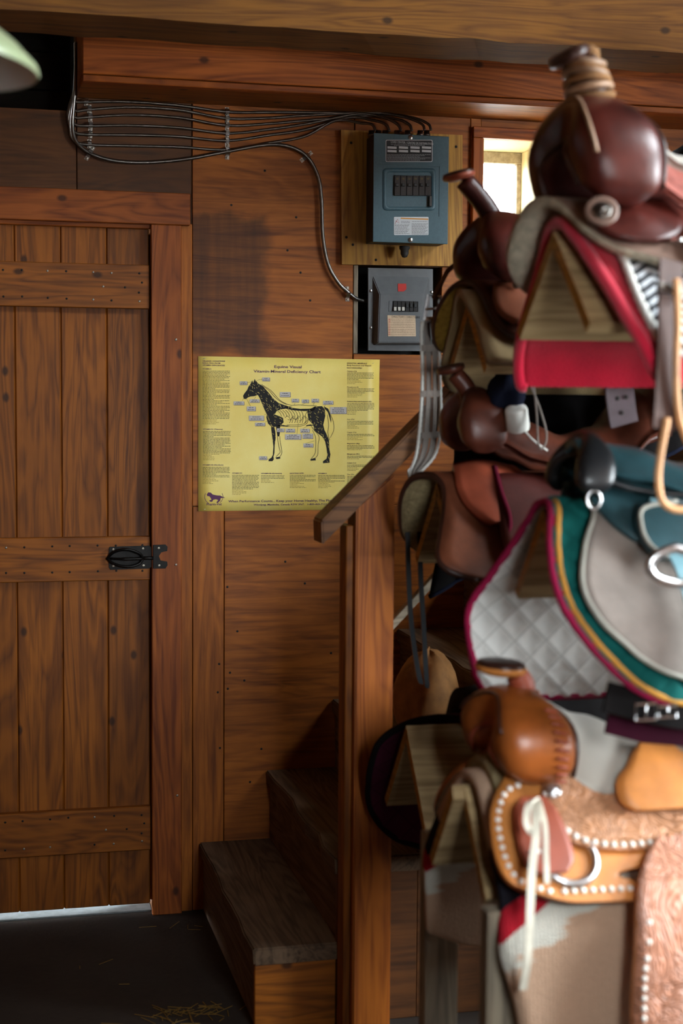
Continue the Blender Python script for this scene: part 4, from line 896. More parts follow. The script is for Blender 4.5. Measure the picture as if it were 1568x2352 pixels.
seat(s2, 1.02, 1.42, 2.5, [1.440, 1.425, 1.395, 1.40, 1.47], [.052, .085, .115, .14, .13], [.055, .06, .055, .06, .08], M_['teal'], thick=.02)
arch('pommel', (1.03, 2.5, 1.352), 0, .075, .075, .030, .020, M_['blackl'], s2, -100, 100, rake=.15)
tube('seat_welt', spline([Vector((1.022, 2.445, 1.395)), Vector((1.06, 2.425, 1.365)), Vector((1.15, 2.40, 1.345)), Vector((1.3, 2.37, 1.345))], 6), .005, M_['blackl'], s2, 6)
rg = MF.p(1.025, -.045, .055); tube('dee_ring', [rg + Vector((.013 * math.cos(q), -.004, .016 * math.sin(q))) for q in [k * math.pi / 8 for k in range(16)]], .0026, M_['steel'], s2, 6, closed=True)
lathe('nail_stud', [(.006, 0), (.005, .003), (1e-7, .005)], axisM(MF.p(1.06, -.03, .07), (0, -.7, .7)), M_['steel'], s2, 10)
sl = [MF.p(1.145, t, .062 + .01 * (t < -.2)) for t in (-.05, -.1, -.16, -.22, -.30, -.38)]; ribbon('stirrup_leather', spline(sl, 4), .038, .006, (1, 0, 0), M_['teal_l'], s2)
drape('leather_loop', MF, [(-.06, 1.10, 1.30), (-.10, 1.085, 1.31), (-.15, 1.09, 1.30), (-.175, 1.11, 1.28)], .058, .008, M_['teal'], s2, 12)
tube('leather_loop_edge', spline([MF.p(1.17, -.062, .072), MF.p(1.105, -.075, .072), MF.p(1.09, -.11, .072), MF.p(1.094, -.15, .072), MF.p(1.12, -.178, .072)], 6), .0042, M_['piping'], s2, 6)
ic = at(1548, 1300, 2.235); tube('stirrup_iron', [ic + Vector((.062 * math.cos(q) + .018, 0, .026 * math.sin(q) * (1.15 if math.cos(q) < 0 else .9))) for q in [k * math.pi / 12 for k in range(24)]], .0085, M_['steel'], s2, 8, closed=True)
g1 = thing('girth', 'dark girth with silver buckles hanging below the green pad', 'girth', at(1500, 1640, 2.27))
ribbon('girth_strap', [at(1390, 1600, 2.30), at(1470, 1622, 2.29), at(1560, 1640, 2.28), at(1700, 1650, 2.27)], .050, .010, (0, .25, 1), M_['blackc'], g1); ribbon('girth_strap', [at(1395, 1650, 2.33), at(1480, 1672, 2.32), at(1700, 1690, 2.3)], .05, .010, (0, .25, 1), M_['burg'], g1)
for x in (1480, 1530):
    c = at(x, 1634, 2.275); w, h = (.018, .013) if x == 1480 else (.016, .009)
    tube('buckle', [c + Vector(q) for q in ((-w, -.004, -h), (w, -.004, -h), (w, -.004, h), (-w, -.004, h))], .0022, M_['steel'], g1, 6, closed=True, smooth=False); tube('tongue', [c + Vector((0, -.005, -h)), c + Vector((0, -.005, h))], .0016, M_['steel'], g1, 6)
# ------------------------------------------------------------------ bottom front: tooled tan western saddle
nb = thing('saddle_blanket', 'striped tan, white, red and navy blanket under the tooled tan saddle', 'blanket', (1.2, 2.5, .84))
o, bd_ = drape('blanket_body', FB, K0([(.470, 1.0), (.455, .90), (.43, .84), (.417, .828), (.339, .822), (.253, .816), (.12, .820), (0, .835), (-.1, .838), (-.232, .836), (-.276, .826), (-.318, .824), (-.392, .847), (-.46, .86), (-.475, .88)]), .003, .020, M_['navajo'], nb, 26, 7, wob)
tw_ = thing('fleece_pad', 'thick grey-brown fleece roll at the front of the tooled saddle', 'saddle pad', (1.2, 2.5, .86))
drape('pad_body', FB, K0([(.19, .90), (.15, .872), (.08, .858), (0, .858), (-.06, .862), (-.10, .88), (-.14, .93), (-.16, 1.0)]), .026, .022, M_['fleece_t'], tw_, 18, 6)
s3 = thing('western_saddle', 'tooled tan western saddle with grey suede seat at the lower right', 'saddle', (1.2, 2.5, .86))
sk = [(-.262, 1.02), (-.258, .93), (-.240, .865), (-.215, .835), (-.17, .826), (-.12, .830), (-.082, .842), (-.05, .862), (-.03, .885), (0, .905)]
o, bd_ = drape('skirt', FB, mirror([(t, x, 1.06 if t < -.19 else (1.2 if t < -.17 else 1.46)) for t, x in sk]), .050, .013, [M_['tan'], M_['fleece'], M_['tan_d']], s3, 24)
beads(FB, inset_pts([(.905, -.245), (.86, -.225), (.843, -.19), (.841, -.13), (.852, -.09), (.872, -.062), (.90, -.052)], .0165), .0635, s3, .0055); beads(FB, inset_pts([(.93, -.247), (1.05, -.250)], .0165), .0635, s3, .0055)
jk = [(-.186, 1.05, 1.09), (-.180, 1.0, 1.16), (-.168, .962, 1.22), (-.150, .935, 1.30), (-.115, .925, 1.40), (-.07, .930, 1.44), (-.03, .95, 1.44), (0, .96, 1.44)]
o, bd_ = drape('seat_jockey', FB, mirror(jk), .066, .008, [M_['tan_t'], M_['tan'], M_['tan_d']], s3, 26, 7)
beads(FB, inset_pts([(.945, -.135), (.97, -.158), (1.0, -.170), (1.04, -.177), (1.09, -.177), (1.15, -.170), (1.20, -.160), (1.26, -.146)], .0165), .0745, s3, .0055)
beads(FB, inset_pts([(.885, -.105), (.905, -.098), (.925, -.085), (.945, -.068)], .0135), .078, s3)
arch('fork', (.926, 2.5, .882), 0, .092, .078, .060, .037, M_['tan_d'], s3, -114, 114, swell=.5, rake=-.08, label='burnished brown swell fork')
ap = ((.926, 2.5, .882), .092, .078, .060, .037, -.08, .5)
for i in range(10):
    d = -102 + i * 6.2; p = arch_pt(*ap, d, 62, -.001); q = arch_pt(*ap, d + 1.5, 82, -.0005); tube('lacing', spline([p, (p + q) / 2 + Vector((0, -.003, .001)), q], 3), .0032, M_['redtan'], s3, 6)
tube('fork_welt', [arch_pt(*ap, d, 18, -.001) for d in range(-102, 103, 8)], .0052, M_['oxdark'], s3, 6); tube('fork_welt', [arch_pt(*ap, d, 150, -.001) for d in range(-60, 61, 6)], .003, M_['oxdark'], s3, 6)
tube('gullet_binding', [arch_pt(*ap, d, 205, -.001) for d in range(-100, 101, 8)], .005, M_['redtan'], s3, 6)
horn(s3, (.932, 2.5, .985), (.922, 2.5, 1.020), .024, .021, (.050, .044, .024), M_['redtan'], M_['oxdark'], M_['tan'], (.06, 0, 1), (-.030, 0, .015))
seat(s3, .945, 1.33, 2.5, [.985, .945, .915, .905, .96], [.085, .125, .125, .12, .12], [.125, .125, .10, .09, .09], M_['suede'], thick=.016)
cantle(s3, 1.35, 2.5, .90, .165, .12, M_['tan_t'], M_['tan'])
drape('seat_wing', FB, [(-.026, 1.125, 1.16), (-.04, 1.09, 1.20), (-.06, 1.065, 1.26), (-.085, 1.055, 1.34), (-.11, 1.06, 1.40), (-.125, 1.08, 1.40)], .086, .006, M_['tan'], s3, 14, disp=lambda x, t: .024 * max(0, 1 + t / .12))
fd = [(-.17, 1.11, 1.24), (-.20, 1.083, 1.28), (-.25, 1.052, 1.31), (-.29, 1.033, 1.33), (-.36, 1.024, 1.34), (-.43, 1.022, 1.34), (-.50, 1.04, 1.32), (-.55, 1.09, 1.27)]
o, bd_ = drape('fender', FB, fd, .078, .008, [M_['pink'], M_['tan']], s3, 18, disp=lambda x, t: .012 * max(0, min(1, (-t - .2) / .15)))
beads(FB, inset_pts([(1.052, -.285), (1.040, -.33), (1.037, -.38), (1.037, -.44), (1.045, -.49)], .016), .1, s3)
o, bd_ = drape('fender', FB, [(-t, a, b) for t, a, b in reversed(fd)], .078, .008, [M_['pink'], M_['tan']], s3, 14)
drape('latigo_tab', FB, [(-.085, .885, .925), (-.11, .868, .942), (-.16, .862, .952), (-.20, .866, .952), (-.222, .885, .935)], .078, .007, M_['redtan'], s3, 10)
beads(FB, inset_pts([(.880, -.185), (.915, -.183)], .012), .087, s3, .004)
rc = FB.p(.952, -.192, .0665); nn = FB.nrm(-.22); ex = Vector((1, 0, 0)); ey = nn.cross(ex)
tube('cinch_ring', [rc + ex * (.045 * math.cos(q)) + ey * (.045 * math.sin(q)) for q in [k * math.pi / 16 for k in range(32)]], .0078, M_['steel'], s3, 8, closed=True)
concho(FB.p(.945, -.078, .085), Vector((-.1, -.7, .6)), .013, s3, 'steel')
P_ = [FB.p(.905, -.095, .095), FB.p(.892, -.13, .115), FB.p(.876, -.18, .13), FB.p(.862, -.23, .115), FB.p(.850, -.30, .075), FB.p(.845, -.36, .06)]
ribbon('saddle_string', spline(P_, 6), .013, .004, (1, 0, .3), M_['latigo'], s3); P_ = [FB.p(.907, -.095, .097), FB.p(.882, -.115, .12), FB.p(.868, -.15, .125), FB.p(.878, -.165, .12), FB.p(.895, -.135, .112), FB.p(.908, -.10, .10)]
ribbon('saddle_string', spline(P_, 6), .011, .004, (1, 0, .3), M_['latigo'], s3)
P_ = [FB.p(.908, -.10, .10), FB.p(.905, -.15, .11), FB.p(.898, -.20, .10), FB.p(.895, -.24, .085)]; ribbon('saddle_string', spline(P_, 6), .009, .004, (1, 0, .3), M_['latigo'], s3)
# ------------------------------------------------------------------ rear column, top: brown saddle
K1 = lambda ks: [k if len(k) == 3 else (k[0], k[1], 1.52) for k in ks]
p4 = thing('saddle_pad', 'tan wool saddle pad under the brown saddle by the window', 'saddle pad', (1.2, 3.1, 1.72))
drape('pad_body', BT, K1([(.29, 1.06), (.27, 1.03), (.22, 1.015), (.1, 1.01), (0, 1.0), (-.05, 1.0), (-.11, 1.009), (-.17, 1.008), (-.205, 1.01), (-.216, 1.02)]), .003, .018, M_['tanwool'], p4, 18, 6, wob)
s4 = thing('western_saddle', 'brown western saddle with tall leaning horn in front of the window', 'saddle', (1.2, 3.1, 1.76))
o, bd_ = drape('skirt', BT, K1([(.20, 1.03), (.185, 1.005), (.146, .986), (.09, .980), (.04, .99), (0, 1.01), (-.05, 1.03), (-.12, 1.04), (-.16, 1.06), (-.18, 1.10)]), .026, .015, [M_['brown'], M_['fleece_y'], M_['oxdark']], s4, 18); tube('skirt_edge', bd_[18:-18], .006, M_['oxdark'], s4, 6)
arch('fork', (1.085, 3.1, 1.790), 0, .095, .078, .060, .034, M_['oxblood'], s4, swell=.3)
horn(s4, (1.080, 3.1, 1.880), (1.008, 3.1, 1.968), .025, .021, (.043, .034, .018), M_['oxblood'], M_['oxdark'], M_['redtan'], (-.22, 0, 1), (-.012, 0, .010))
seat(s4, 1.12, 1.46, 3.1, [1.87, 1.84, 1.82, 1.85, 1.93], [.07, .11, .14, .15, .15], [.08, .08, .08, .08, .09], M_['brown']); cantle(s4, 1.47, 3.1, 1.83, .15, .12, M_['brown'], M_['oxdark'])
drape('front_jockey', BT, [(-.04, 1.05, 1.16), (-.08, 1.04, 1.165), (-.12, 1.045, 1.155), (-.15, 1.07, 1.13)], .048, .010, M_['brown_o'], s4, 10, disp=lambda x, t: .01 * math.sin((x - 1.04) * 26))
concho(BT.p(1.09, -.06, .075), Vector((-.2, -.8, .4)), .008, s4, 'dull_steel')
drape('seat_jockey', BT, [(-.03, 1.13, 1.44), (-.09, 1.14, 1.45), (-.14, 1.16, 1.44), (-.165, 1.2, 1.40)], .050, .008, M_['oxdark'], s4, 12)
# string girth hanging by the posts
YG = 3.27
g2 = thing('string_girth', 'grey corded string girth with steel buckle hanging beside the breaker box', 'girth', at(985, 900, YG))
n = 9
for i in range(n):
    f = i / (n - 1) - .5; path = []
    for y, w, cx in ((738, .030, 985), (770, .040, 987), (860, .040, 989), (960, .046, 988), (1040, .044, 978), (1085, .022, 952), (1100, .012, 946)):
        p = at(cx, y, YG); path.append(p + Vector((f * w, .004 * math.sin(i * 2.1), 0)))
    ed = i in (0, n - 1); pp = resample(spline(path, 6), .006); tube('cord', pp, [(.0034 if ed else .0030) * (1.25 if ed and j % 2 else 1) for j in range(len(pp))], M_['cord_w'] if ed else M_['girth'], g2, 6)
for y in (800, 905, 1000): c = at(988, y, YG); ribbon('cross_weave', [c + Vector((-.022, -.004, 0)), c + Vector((.022, -.004, .002))], .014, .004, (0, 0, 1), M_['girth'], g2)
c = at(990, 707, YG); tube('buckle', [c + Vector(q) for q in ((-.016, 0, -.026), (.014, 0, -.022), (.020, -.004, .026), (-.008, -.004, .028))], .0035, M_['steel'], g2, 6, closed=True, smooth=False)
tube('buckle_bar', [c + Vector((-.014, -.004, -.004)), c + Vector((.017, -.004, .0))], .003, M_['steel'], g2, 6); lathe('roller', [(.007, -.014), (.007, .014)], axisM(c + Vector((.0, -.004, -.026)), (1, 0, .08)), M_['steel'], g2, 10)
ribbon('latigo', [c + Vector((.004, 0, .02)), c + Vector((.03, -.02, .08)), c + Vector((.07, -.04, .12))], .02, .004, (0, 1, .3), M_['oxdark'], g2)
rgp = at(943, 1086, YG); tube('end_ring', [rgp + Vector((.007 * math.cos(q), 0, .010 * math.sin(q))) for q in [k * math.pi / 6 for k in range(12)]], .002, M_['steel'], g2, 6, closed=True)
# ------------------------------------------------------------------ rear column, middle: small brown saddle
s5 = thing('western_saddle', 'small dark brown saddle with fleece-lined skirt beside the handrail', 'saddle', (1.2, 3.1, 1.36))
o, bd_ = drape('skirt', BM, K1([(.275, 1.03), (.265, .99), (.24, .955), (.20, .925), (.14, .908), (.08, .90), (.03, .91), (-.01, .94), (-.05, .955), (-.11, .944), (-.17, .925), (-.23, .908), (-.262, .925), (-.28, .98)]), .004, .018, [M_['brown_o'], M_['fleece_t'], M_['oxdark']], s5, 20); tube('skirt_edge', bd_[20:-20], .007, M_['oxdark'], s5, 6)
arch('fork', (1.035, 3.1, 1.428), 0, .072, .072, .046, .030, M_['brown'], s5, swell=.25)
horn(s5, (1.030, 3.1, 1.505), (.993, 3.1, 1.560), .022, .019, (.036, .030, .018), M_['brown'], M_['oxdark'], M_['brown'], (-.25, 0, 1), (-.010, 0, .010))
seat(s5, 1.065, 1.40, 3.1, [1.50, 1.46, 1.43, 1.45, 1.53], [.07, .10, .13, .14, .14], [.08, .08, .08, .08, .09], M_['brown']); cantle(s5, 1.41, 3.1, 1.44, .14, .11, M_['brown'], M_['oxdark'])
drape('front_jockey', BM, [(-.01, .985, 1.12), (-.06, .975, 1.14), (-.11, .985, 1.13), (-.15, 1.01, 1.09), (-.165, 1.03, 1.06)], .026, .012, M_['redtan'], s5, 12, disp=lambda x, t: .012 * math.sin((x - .98) * 24))
drape('fender', BM, [(-.04, 1.06, 1.24), (-.12, 1.05, 1.27), (-.22, 1.04, 1.28), (-.32, 1.06, 1.25)], .042, .008, M_['dkred'], s5, 12)
tube('side_string', spline([BM.p(1.065, -.03, .05), BM.p(1.06, -.09, .055), BM.p(1.065, -.16, .05), BM.p(1.05, -.22, .04)], 6), .006, M_['maroon'], s5, 6)
for i, (dx, l) in enumerate(((0, .30), (.028, .31))):
    b_ = at(935 + 0, 1268, 3.24); ribbon('hanging_latigo', spline([b_ + Vector((dx, 0, .05)), b_ + Vector((dx + .004, 0, -.06)), b_ + Vector((dx + .012, 0, -.17)), b_ + Vector((dx + .030 - i * .01, 0, -l + .02)), b_ + Vector((dx + .04 - i * .015, 0, -l))], 5), [.011] * 18 + [.008, .005, .003], .004, (1, 0, 0), M_['blackl'], s5)
# things lying on that saddle
nc = thing('cloth_bundle', 'navy cloth bundled on the small brown saddle', 'cloth', BM.p(1.16, -.02, .15))
def lump(name, c, r, m, parent, seed, amp=.22):
    R = random.Random(seed); ph = [R.uniform(0, 6.28) for _ in range(6)]; vs = []; fs = []; nu, nv = 22, 14
    for j in range(nv + 1):
        th = math.pi * j / nv
        for i in range(nu):
            a = 2 * math.pi * i / nu; k = 1 + amp * (math.sin(3 * a + ph[0]) * math.sin(2 * th + ph[1]) + .5 * math.sin(5 * a + ph[2] + 3 * th)) ; vs.append((c[0] + r[0] * k * math.sin(th) * math.cos(a), c[1] + r[1] * k * math.sin(th) * math.sin(a), c[2] + r[2] * k * math.cos(th)))
    for j in range(nv):
        for i in range(nu): fs.append((j * nu + i, (j + 1) * nu + i, (j + 1) * nu + (i + 1) % nu, j * nu + (i + 1) % nu))
    return mesh(name, vs, fs, m, parent, True)
cb = at(1165, 900, 3.03); lump('cloth_folds', cb, (.038, .04, .052), M_['navy'], nc, 4)
wr = thing('bandage_roll', 'white bandage roll lying on the small brown saddle', 'bandage', at(1187, 962, 2.99))
c = at(1187, 962, 2.99); lathe('roll_body', [(.006, -.024), (.010, -.026), (.0235, -.024), (.0245, -.02), (.024, .02), (.022, .025), (.008, .026)], axisM(c, (-.25, -.35, .9)), M_['cord_w'], wr, 18); tube('loose_tail', spline([c + Vector((.01, -.01, -.022)), c + Vector((.03, -.02, -.045)), c + Vector((.06, -.02, -.065))], 5), .005, M_['cord_w'], wr, 6, flat=.4)
lp = thing('cord_loop', 'thin grey cord loop hanging below the red blanket', 'cord', at(1240, 950, 2.95))
tube('cord', spline([at(x, y, 2.95) for x, y in ((1215, 880), (1240, 940), (1255, 1000), (1245, 1030), (1235, 1015), (1232, 950), (1225, 885))], 6), .0022, M_['girth'], lp, 6)
# ------------------------------------------------------------------ rear column, bottom: burgundy pad
q2 = thing('saddle_pad', 'burgundy quilted saddle pad with black binding on the lowest rear arm', 'saddle pad', (1.1, 3.1, .80))
kb = [(.455, 1.20), (.45, 1.08), (.43, 1.005), (.399, .929), (.334, .876), (.236, .857), (.15, .853), (.10, .86), (.05, .90), (0, .99), (-.05, 1.03), (-.2, 1.04), (-.3, 1.06)]
o, bd_ = drape('quilted_body', BB, K1(kb), .003, .014, [M_['burg'], M_['burg'], M_['blackc']], q2, 60, 9, quilt(.075, .006)); tube('binding', bd_[30:-20], .0085, M_['blackc'], q2, 7)
s6 = thing('saddle_pad', 'dark folded pad on top of the burgundy pad behind the tooled saddle', 'saddle pad', (1.2, 3.1, .83))
drape('pad_body', BB, K1([(.26, 1.06), (.15, 1.03), (.05, 1.02), (0, 1.02), (-.08, 1.03), (-.2, 1.05), (-.30, 1.06)]), .026, .05, M_['blackc'], s6, 16, 6, lambda x, t: .012 * math.sin(30 * x))
# sack on the stair tread behind
sk_ = thing('feed_sack', 'crumpled brown paper sack standing on the stairs behind the hanging straps', 'sack', (1.10, 3.62, .616))
lump('sack_body', (1.105, 3.63, .742), (.085, .10, .13), plain('brown_sack_paper', '9a6a3a', .8, nscale=25, namt=.3, bump=.4), sk_, 9, .10)

# black blanket added over the handrail to darken the gap behind the saddles
hb = thing('horse_blanket', 'black horse blanket hanging over the stair handrail behind the saddles', 'blanket', (1.35, 3.4, 1.6))
vs = []; fs = []; nu, nv = 40, 30
def hbp(u, v, lay):
    x0 = 1.11 - .10 * max(0, (v - .45) / .55) ** .8; x = x0 + (1.66 - x0) * u; zt = 1.222 + (1.11 + .55 * u - .7665) * (dirv.z / dirv.x) + .006 + lay * .007
    fold = .010 * math.sin(31 * x + 1.5) + .006 * math.sin(67 * x); o = lay * .007
    if v < .30: s_ = (.30 - v) / .30; return Vector((x, 3.453 + o + abs(fold) * s_ * .5, zt - .30 * s_))
    if v < .42: s_ = (v - .30) / .12; return Vector((x, 3.453 + o - (.108 + 2 * o) * s_, zt + .004 * math.sin(math.pi * s_)))
    s_ = (v - .42) / .58; return Vector((x, 3.343 - o - (.008 + abs(fold)) * min(1, s_ * 3), zt - s_ * (.52 + .18 * u)))
for lay in (1, 0):
    for i in range(nv + 1):
        for j in range(nu + 1): vs.append(hbp(j / nu, i / nv, lay))
w_ = nu + 1; N_ = w_ * (nv + 1)
for i in range(nv):
    for j in range(nu): a = i * w_ + j; fs.append((a, a + 1, a + w_ + 1, a + w_)); fs.append((N_ + a, N_ + a + w_, N_ + a + w_ + 1, N_ + a + 1))
    for j in (0, nu): a = i * w_ + j; fs.append((a, a + w_, N_ + a + w_, N_ + a))
for i in (0, nv):
    for j in range(nu): a = i * w_ + j; fs.append((a, a + 1, N_ + a + 1, N_ + a))
mesh('blanket_cloth', vs, fs, M_['blackc'], hb, True)
E_ = [hbp(j / nu, 1, .5) for j in range(nu + 1)]; tube('hem', E_, .006, M_['navy'], hb, 6)
# ------------------------------------------------------------------ wall chart
from mathutils.geometry import tessellate_polygon
CY = W - .0022
def cp(x, y): return (440 + x / 3.409, 800 + y / 3.409)
def t_paper():
    t = NT('yellow_chart_paper'); v = t.coord(); n = t.noise(v, 5, 4); n2 = t.noise(v, 300, 2)
    c = t.ramp(n, [(.3, srgb('efcf5c')), (.7, srgb('f8e68c'))]); c = t.mix(t.math('MULTIPLY', n2, .25), c, srgb('dcbc58')); t.base(c); t.set(.42, 0, .4); t.bump(n, .15, .01); return t.m
M_['paper'] = t_paper()
M_['card'] = plain('lilac_grey_print', 'bdb5b0', .6); M_['card_shadow'] = plain('purple_print', '4e3a52', .6); M_['ink_soft'] = plain('soft_black_print', '4f4527', .8); M_['ink_pale'] = plain('pale_ochre_print', '9a7d35', .8)
A_, B_ = at(455, 818, CY), at(871, 826, CY); C_ = at(457, 1174, CY)
chart = thing('wall_chart', 'yellow paper horse anatomy chart pinned to the plywood wall', 'poster', ((A_.x + B_.x) / 2, CY, (A_.z + C_.z) / 2))
nx, nz = 14, 10; vs = []; fs = []
for k, dy in ((0, 0), (1, .0008)):
    for j in range(nz + 1):
        for i in range(nx + 1):
            u, v = i / nx, j / nz; curl = -.004 * max(0, (u - .93) / .07) * max(0, (.12 - v) / .12) - .003 * max(0, (.05 - u) / .05) * max(0, (v - .9) / .1)
            vs.append((A_.x + (B_.x - A_.x) * u, CY + dy + curl, A_.z + (C_.z - A_.z) * v + (B_.z - A_.z) * u * (1 - v)))
w_ = nx + 1; N_ = w_ * (nz + 1)
for j in range(nz):
    for i in range(nx): a = j * w_ + i; fs.append((a, a + w_, a + w_ + 1, a + 1)); fs.append((N_ + a, N_ + a + 1, N_ + a + w_ + 1, N_ + a + w_))
for i in range(nx): a = i; fs.append((a, a + 1, N_ + a + 1, N_ + a)); a = nz * w_ + i; fs.append((a, N_ + a, N_ + a + 1, a + 1))
for j in range(nz): a = j * w_; fs.append((a, N_ + a, N_ + a + w_, a + w_)); a = j * w_ + nx; fs.append((a, a + w_, N_ + a + w_, N_ + a))
mesh('sheet', vs, fs, M_['paper'], chart, True)
def print_polys(name, polys, m, lift, kind=None):
    bm = bmesh.new()
    for pl in polys:
        V_ = [bm.verts.new(at(*cp(x, y), CY - lift)) for x, y in pl]
        for tri in tessellate_polygon([[Vector((x, -y, 0)) for x, y in pl]]): bm.faces.new([V_[i] for i in tri])
    bm.verts.ensure_lookup_table(); vs = [v.co.copy() for v in bm.verts]; bm.verts.index_update(); fs = [[v.index for v in f.verts] for f in bm.faces]; bm.free()
    return mesh(name, vs, fs, m, chart, kind=kind)
def strokes(lines, w):
    out = []
    for ln in lines:
        P_ = spline([Vector((x, y, 0)) for x, y in ln], 5)
        for a, b in zip(P_, P_[1:]):
            d = (b - a); 
            if d.length < 1e-6: continue
            n = Vector((-d.y, d.x, 0)).normalized() * w / 2; out.append([(q.x, q.y) for q in (a + n, b + n, b - n, a - n)])
    return out
head = [(475, 250), (481, 272), (493, 240), (520, 275), (532, 300), (537, 330), (517, 365), (490, 375), (460, 378), (440, 385), (425, 398), (408, 395), (402, 372), (415, 350), (435, 325), (445, 300), (460, 280)]
neck = [(520, 275), (560, 300), (600, 345), (640, 395), (680, 428), (730, 446), (790, 460), (760, 470), (700, 478), (665, 492), (650, 518), (690, 533), (715, 545), (720, 580), (702, 598), (745, 606), (690, 612), (650, 615), (620, 610), (598, 590), (584, 540), (590, 520), (570, 480), (550, 430), (530, 385), (517, 365), (537, 330), (532, 300)]
leg1 = [(620, 608), (645, 612), (655, 650), (658, 700), (650, 760), (648, 820), (640, 850), (645, 868), (632, 884), (600, 884), (604, 870), (625, 855), (635, 835), (640, 770), (632, 700), (625, 650)]
leg2 = [(660, 605), (692, 600), (692, 650), (686, 690), (672, 690), (665, 650)]
hoof2 = [(655, 855), (692, 848), (694, 864), (665, 868)]
hind = [(905, 495), (930, 475), (965, 455), (1020, 453), (1045, 480), (1046, 530), (1030, 600), (1040, 640), (1065, 690), (1075, 720), (1078, 790), (1086, 830), (1079, 870), (1080, 896), (1028, 900), (1028, 884), (1055, 865), (1062, 835), (1055, 780), (1045, 730), (1020, 690), (980, 660), (960, 640), (955, 610), (935, 580), (915, 560), (910, 530)]
hoof3 = [(930, 868), (968, 858), (972, 878), (930, 880)]
spine = [(740, 460), (850, 474), (930, 472), (965, 458), (960, 488), (880, 492), (800, 486), (745, 476)]
tail = [(1035, 455), (1068, 472), (1084, 510), (1092, 560), (1090, 585), (1080, 545), (1066, 500), (1042, 474)]
print_polys('horse_drawing', [head, neck, leg1, leg2, hoof2, hind, hoof3, spine, tail, [(690, 612), (745, 604), (770, 606), (740, 612)], [(895, 602), (930, 596), (960, 604), (900, 610)]], M_['ink'], .0004)
ln = [[(530, 282), (600, 325), (660, 390), (720, 430), (780, 446)], [(545, 282), (620, 330), (690, 405), (750, 440)], [(780, 446), (850, 443), (920, 448), (980, 450)], [(720, 610), (800, 614), (870, 605), (905, 585)], [(745, 600), (820, 600), (880, 590), (908, 560)]]
for i in range(9): ln.append([(668 + i * 22, 488 - i * 1.5), (690 + i * 22, 505), (705 + i * 21, 535)])
for i in range(7): ln.append([(730 + i * 22, 545 + (i % 3) * 12), (750 + i * 22, 530 + (i % 2) * 30), (775 + i * 20, 560 - (i % 2) * 20), (765 + i * 20, 585)])
ln += [[(905, 492), (890, 530), (912, 560), (900, 590)], [(690, 690), (692, 720), (702, 780), (706, 820), (690, 850)], [(672, 690), (676, 730), (688, 790), (692, 815), (660, 850)], [(930, 600), (958, 640), (985, 670), (998, 700), (990, 760), (987, 830), (968, 860)], [(945, 640), (968, 690), (972, 740), (966, 820), (935, 866)], [(1062, 520), (1072, 600), (1066, 660), (1080, 720)], [(1088, 520), (1110, 580), (1112, 640), (1085, 700)]]
print_polys('horse_outline', strokes(ln, 3.2), M_['ink'], .0006, 'stuff')
leads = [[(432, 270), (470, 262)], [(552, 240), (510, 252)], [(395, 410), (408, 392)], [(462, 455), (430, 395)], [(490, 400), (505, 372)], [(566, 522), (590, 512)], [(574, 578), (600, 570)], [(588, 866), (606, 868)], [(810, 430), (800, 445)], [(890, 428), (860, 446)], [(960, 424), (950, 450)], [(1050, 440), (1020, 480)], [(1040, 470), (960, 545)], [(825, 672), (835, 580)], [(890, 745), (960, 725)], [(870, 630), (920, 600)]]
print_polys('leader_lines', strokes(leads, 1.8), M_['ink_soft'], .0006, 'stuff')
R_ = random.Random(5); hl = []
for poly, n in ((neck, 60), (head, 16), (hind, 46), (leg1, 8)):
    xs = [p[0] for p in poly]; ys = [p[1] for p in poly]; k = 0
    while k < n:
        x, y = R_.uniform(min(xs), max(xs)), R_.uniform(min(ys), max(ys)); ins = False
        for (xa, ya), (xb, yb) in zip(poly, poly[1:] + poly[:1]):
            if (ya > y) != (yb > y) and x < (xb - xa) * (y - ya) / (yb - ya) + xa: ins = not ins
        if not ins: continue
        k += 1; a = R_.gauss(1.15, .5); l = R_.uniform(8, 22); hl.append([(x, y), (x + l * math.cos(a) * .5 + 2, y + l * math.sin(a) * .5), (x + l * math.cos(a), y + l * math.sin(a))])
print_polys('muscle_lines', strokes(hl, 1.9), M_['paper'], .0008, 'stuff')
cards = [(377, 258, 434, 285), (552, 228, 610, 256), (690, 342, 772, 380), (455, 398, 530, 424), (328, 415, 410, 443), (432, 455, 500, 490), (448, 527, 565, 565), (496, 582, 574, 607), (783, 395, 838, 422), (862, 400, 916, 426), (938, 395, 994, 422), (1028, 411, 1107, 439), (1084, 460, 1211, 512), (668, 627, 724, 654), (735, 629, 807, 657), (850, 630, 922, 658), (731, 672, 856, 713), (866, 667, 948, 706), (874, 745, 950, 774), (528, 845, 588, 872)]
print_polys('tag_shadows', [[(a + 3, b + 3), (c + 3, b + 3), (c + 3, d + 3), (a + 3, d + 3)] for a, b, c, d in cards], M_['card_shadow'], .0009, 'stuff'); [print_polys('name_tag', [[(a, b), (c, b), (c, d), (a, d)]], M_['card'], .0011) for a, b, c, d in cards]
rows = []
for a, b, c, d in cards:
    n = max(2, int((d - b) / 13))
    for i in range(n):
        m = (c - a) * (.12 if i else .24); rows.append((cp(a + m, 0)[0], cp(0, b + (d - b) * (i + .6) / (n + .2))[1], cp(c - m, 0)[0]))
fine_print('tag_print', rows, CY - .0013, M_['ink'], chart, 21, .6)
PT = CY - .0006
def ctext(name, body, x, y, cap, m, width=None, align='LEFT', shear=0):
    px, py = cp(x, y); o = text(name, body, px, py, cap / 3.409, PT, m, chart, align, off=.018)
    xs = [v.co.x for v in o.data.vertices]; wd_ = max(xs) - min(xs)
    if width:
        k = (at(px + width / 3.409, py, PT).x - at(px, py, PT).x) / wd_
        for v in o.data.vertices: v.co.x *= k
    if shear:
        for v in o.data.vertices: v.co.x += v.co.z * shear
    return o
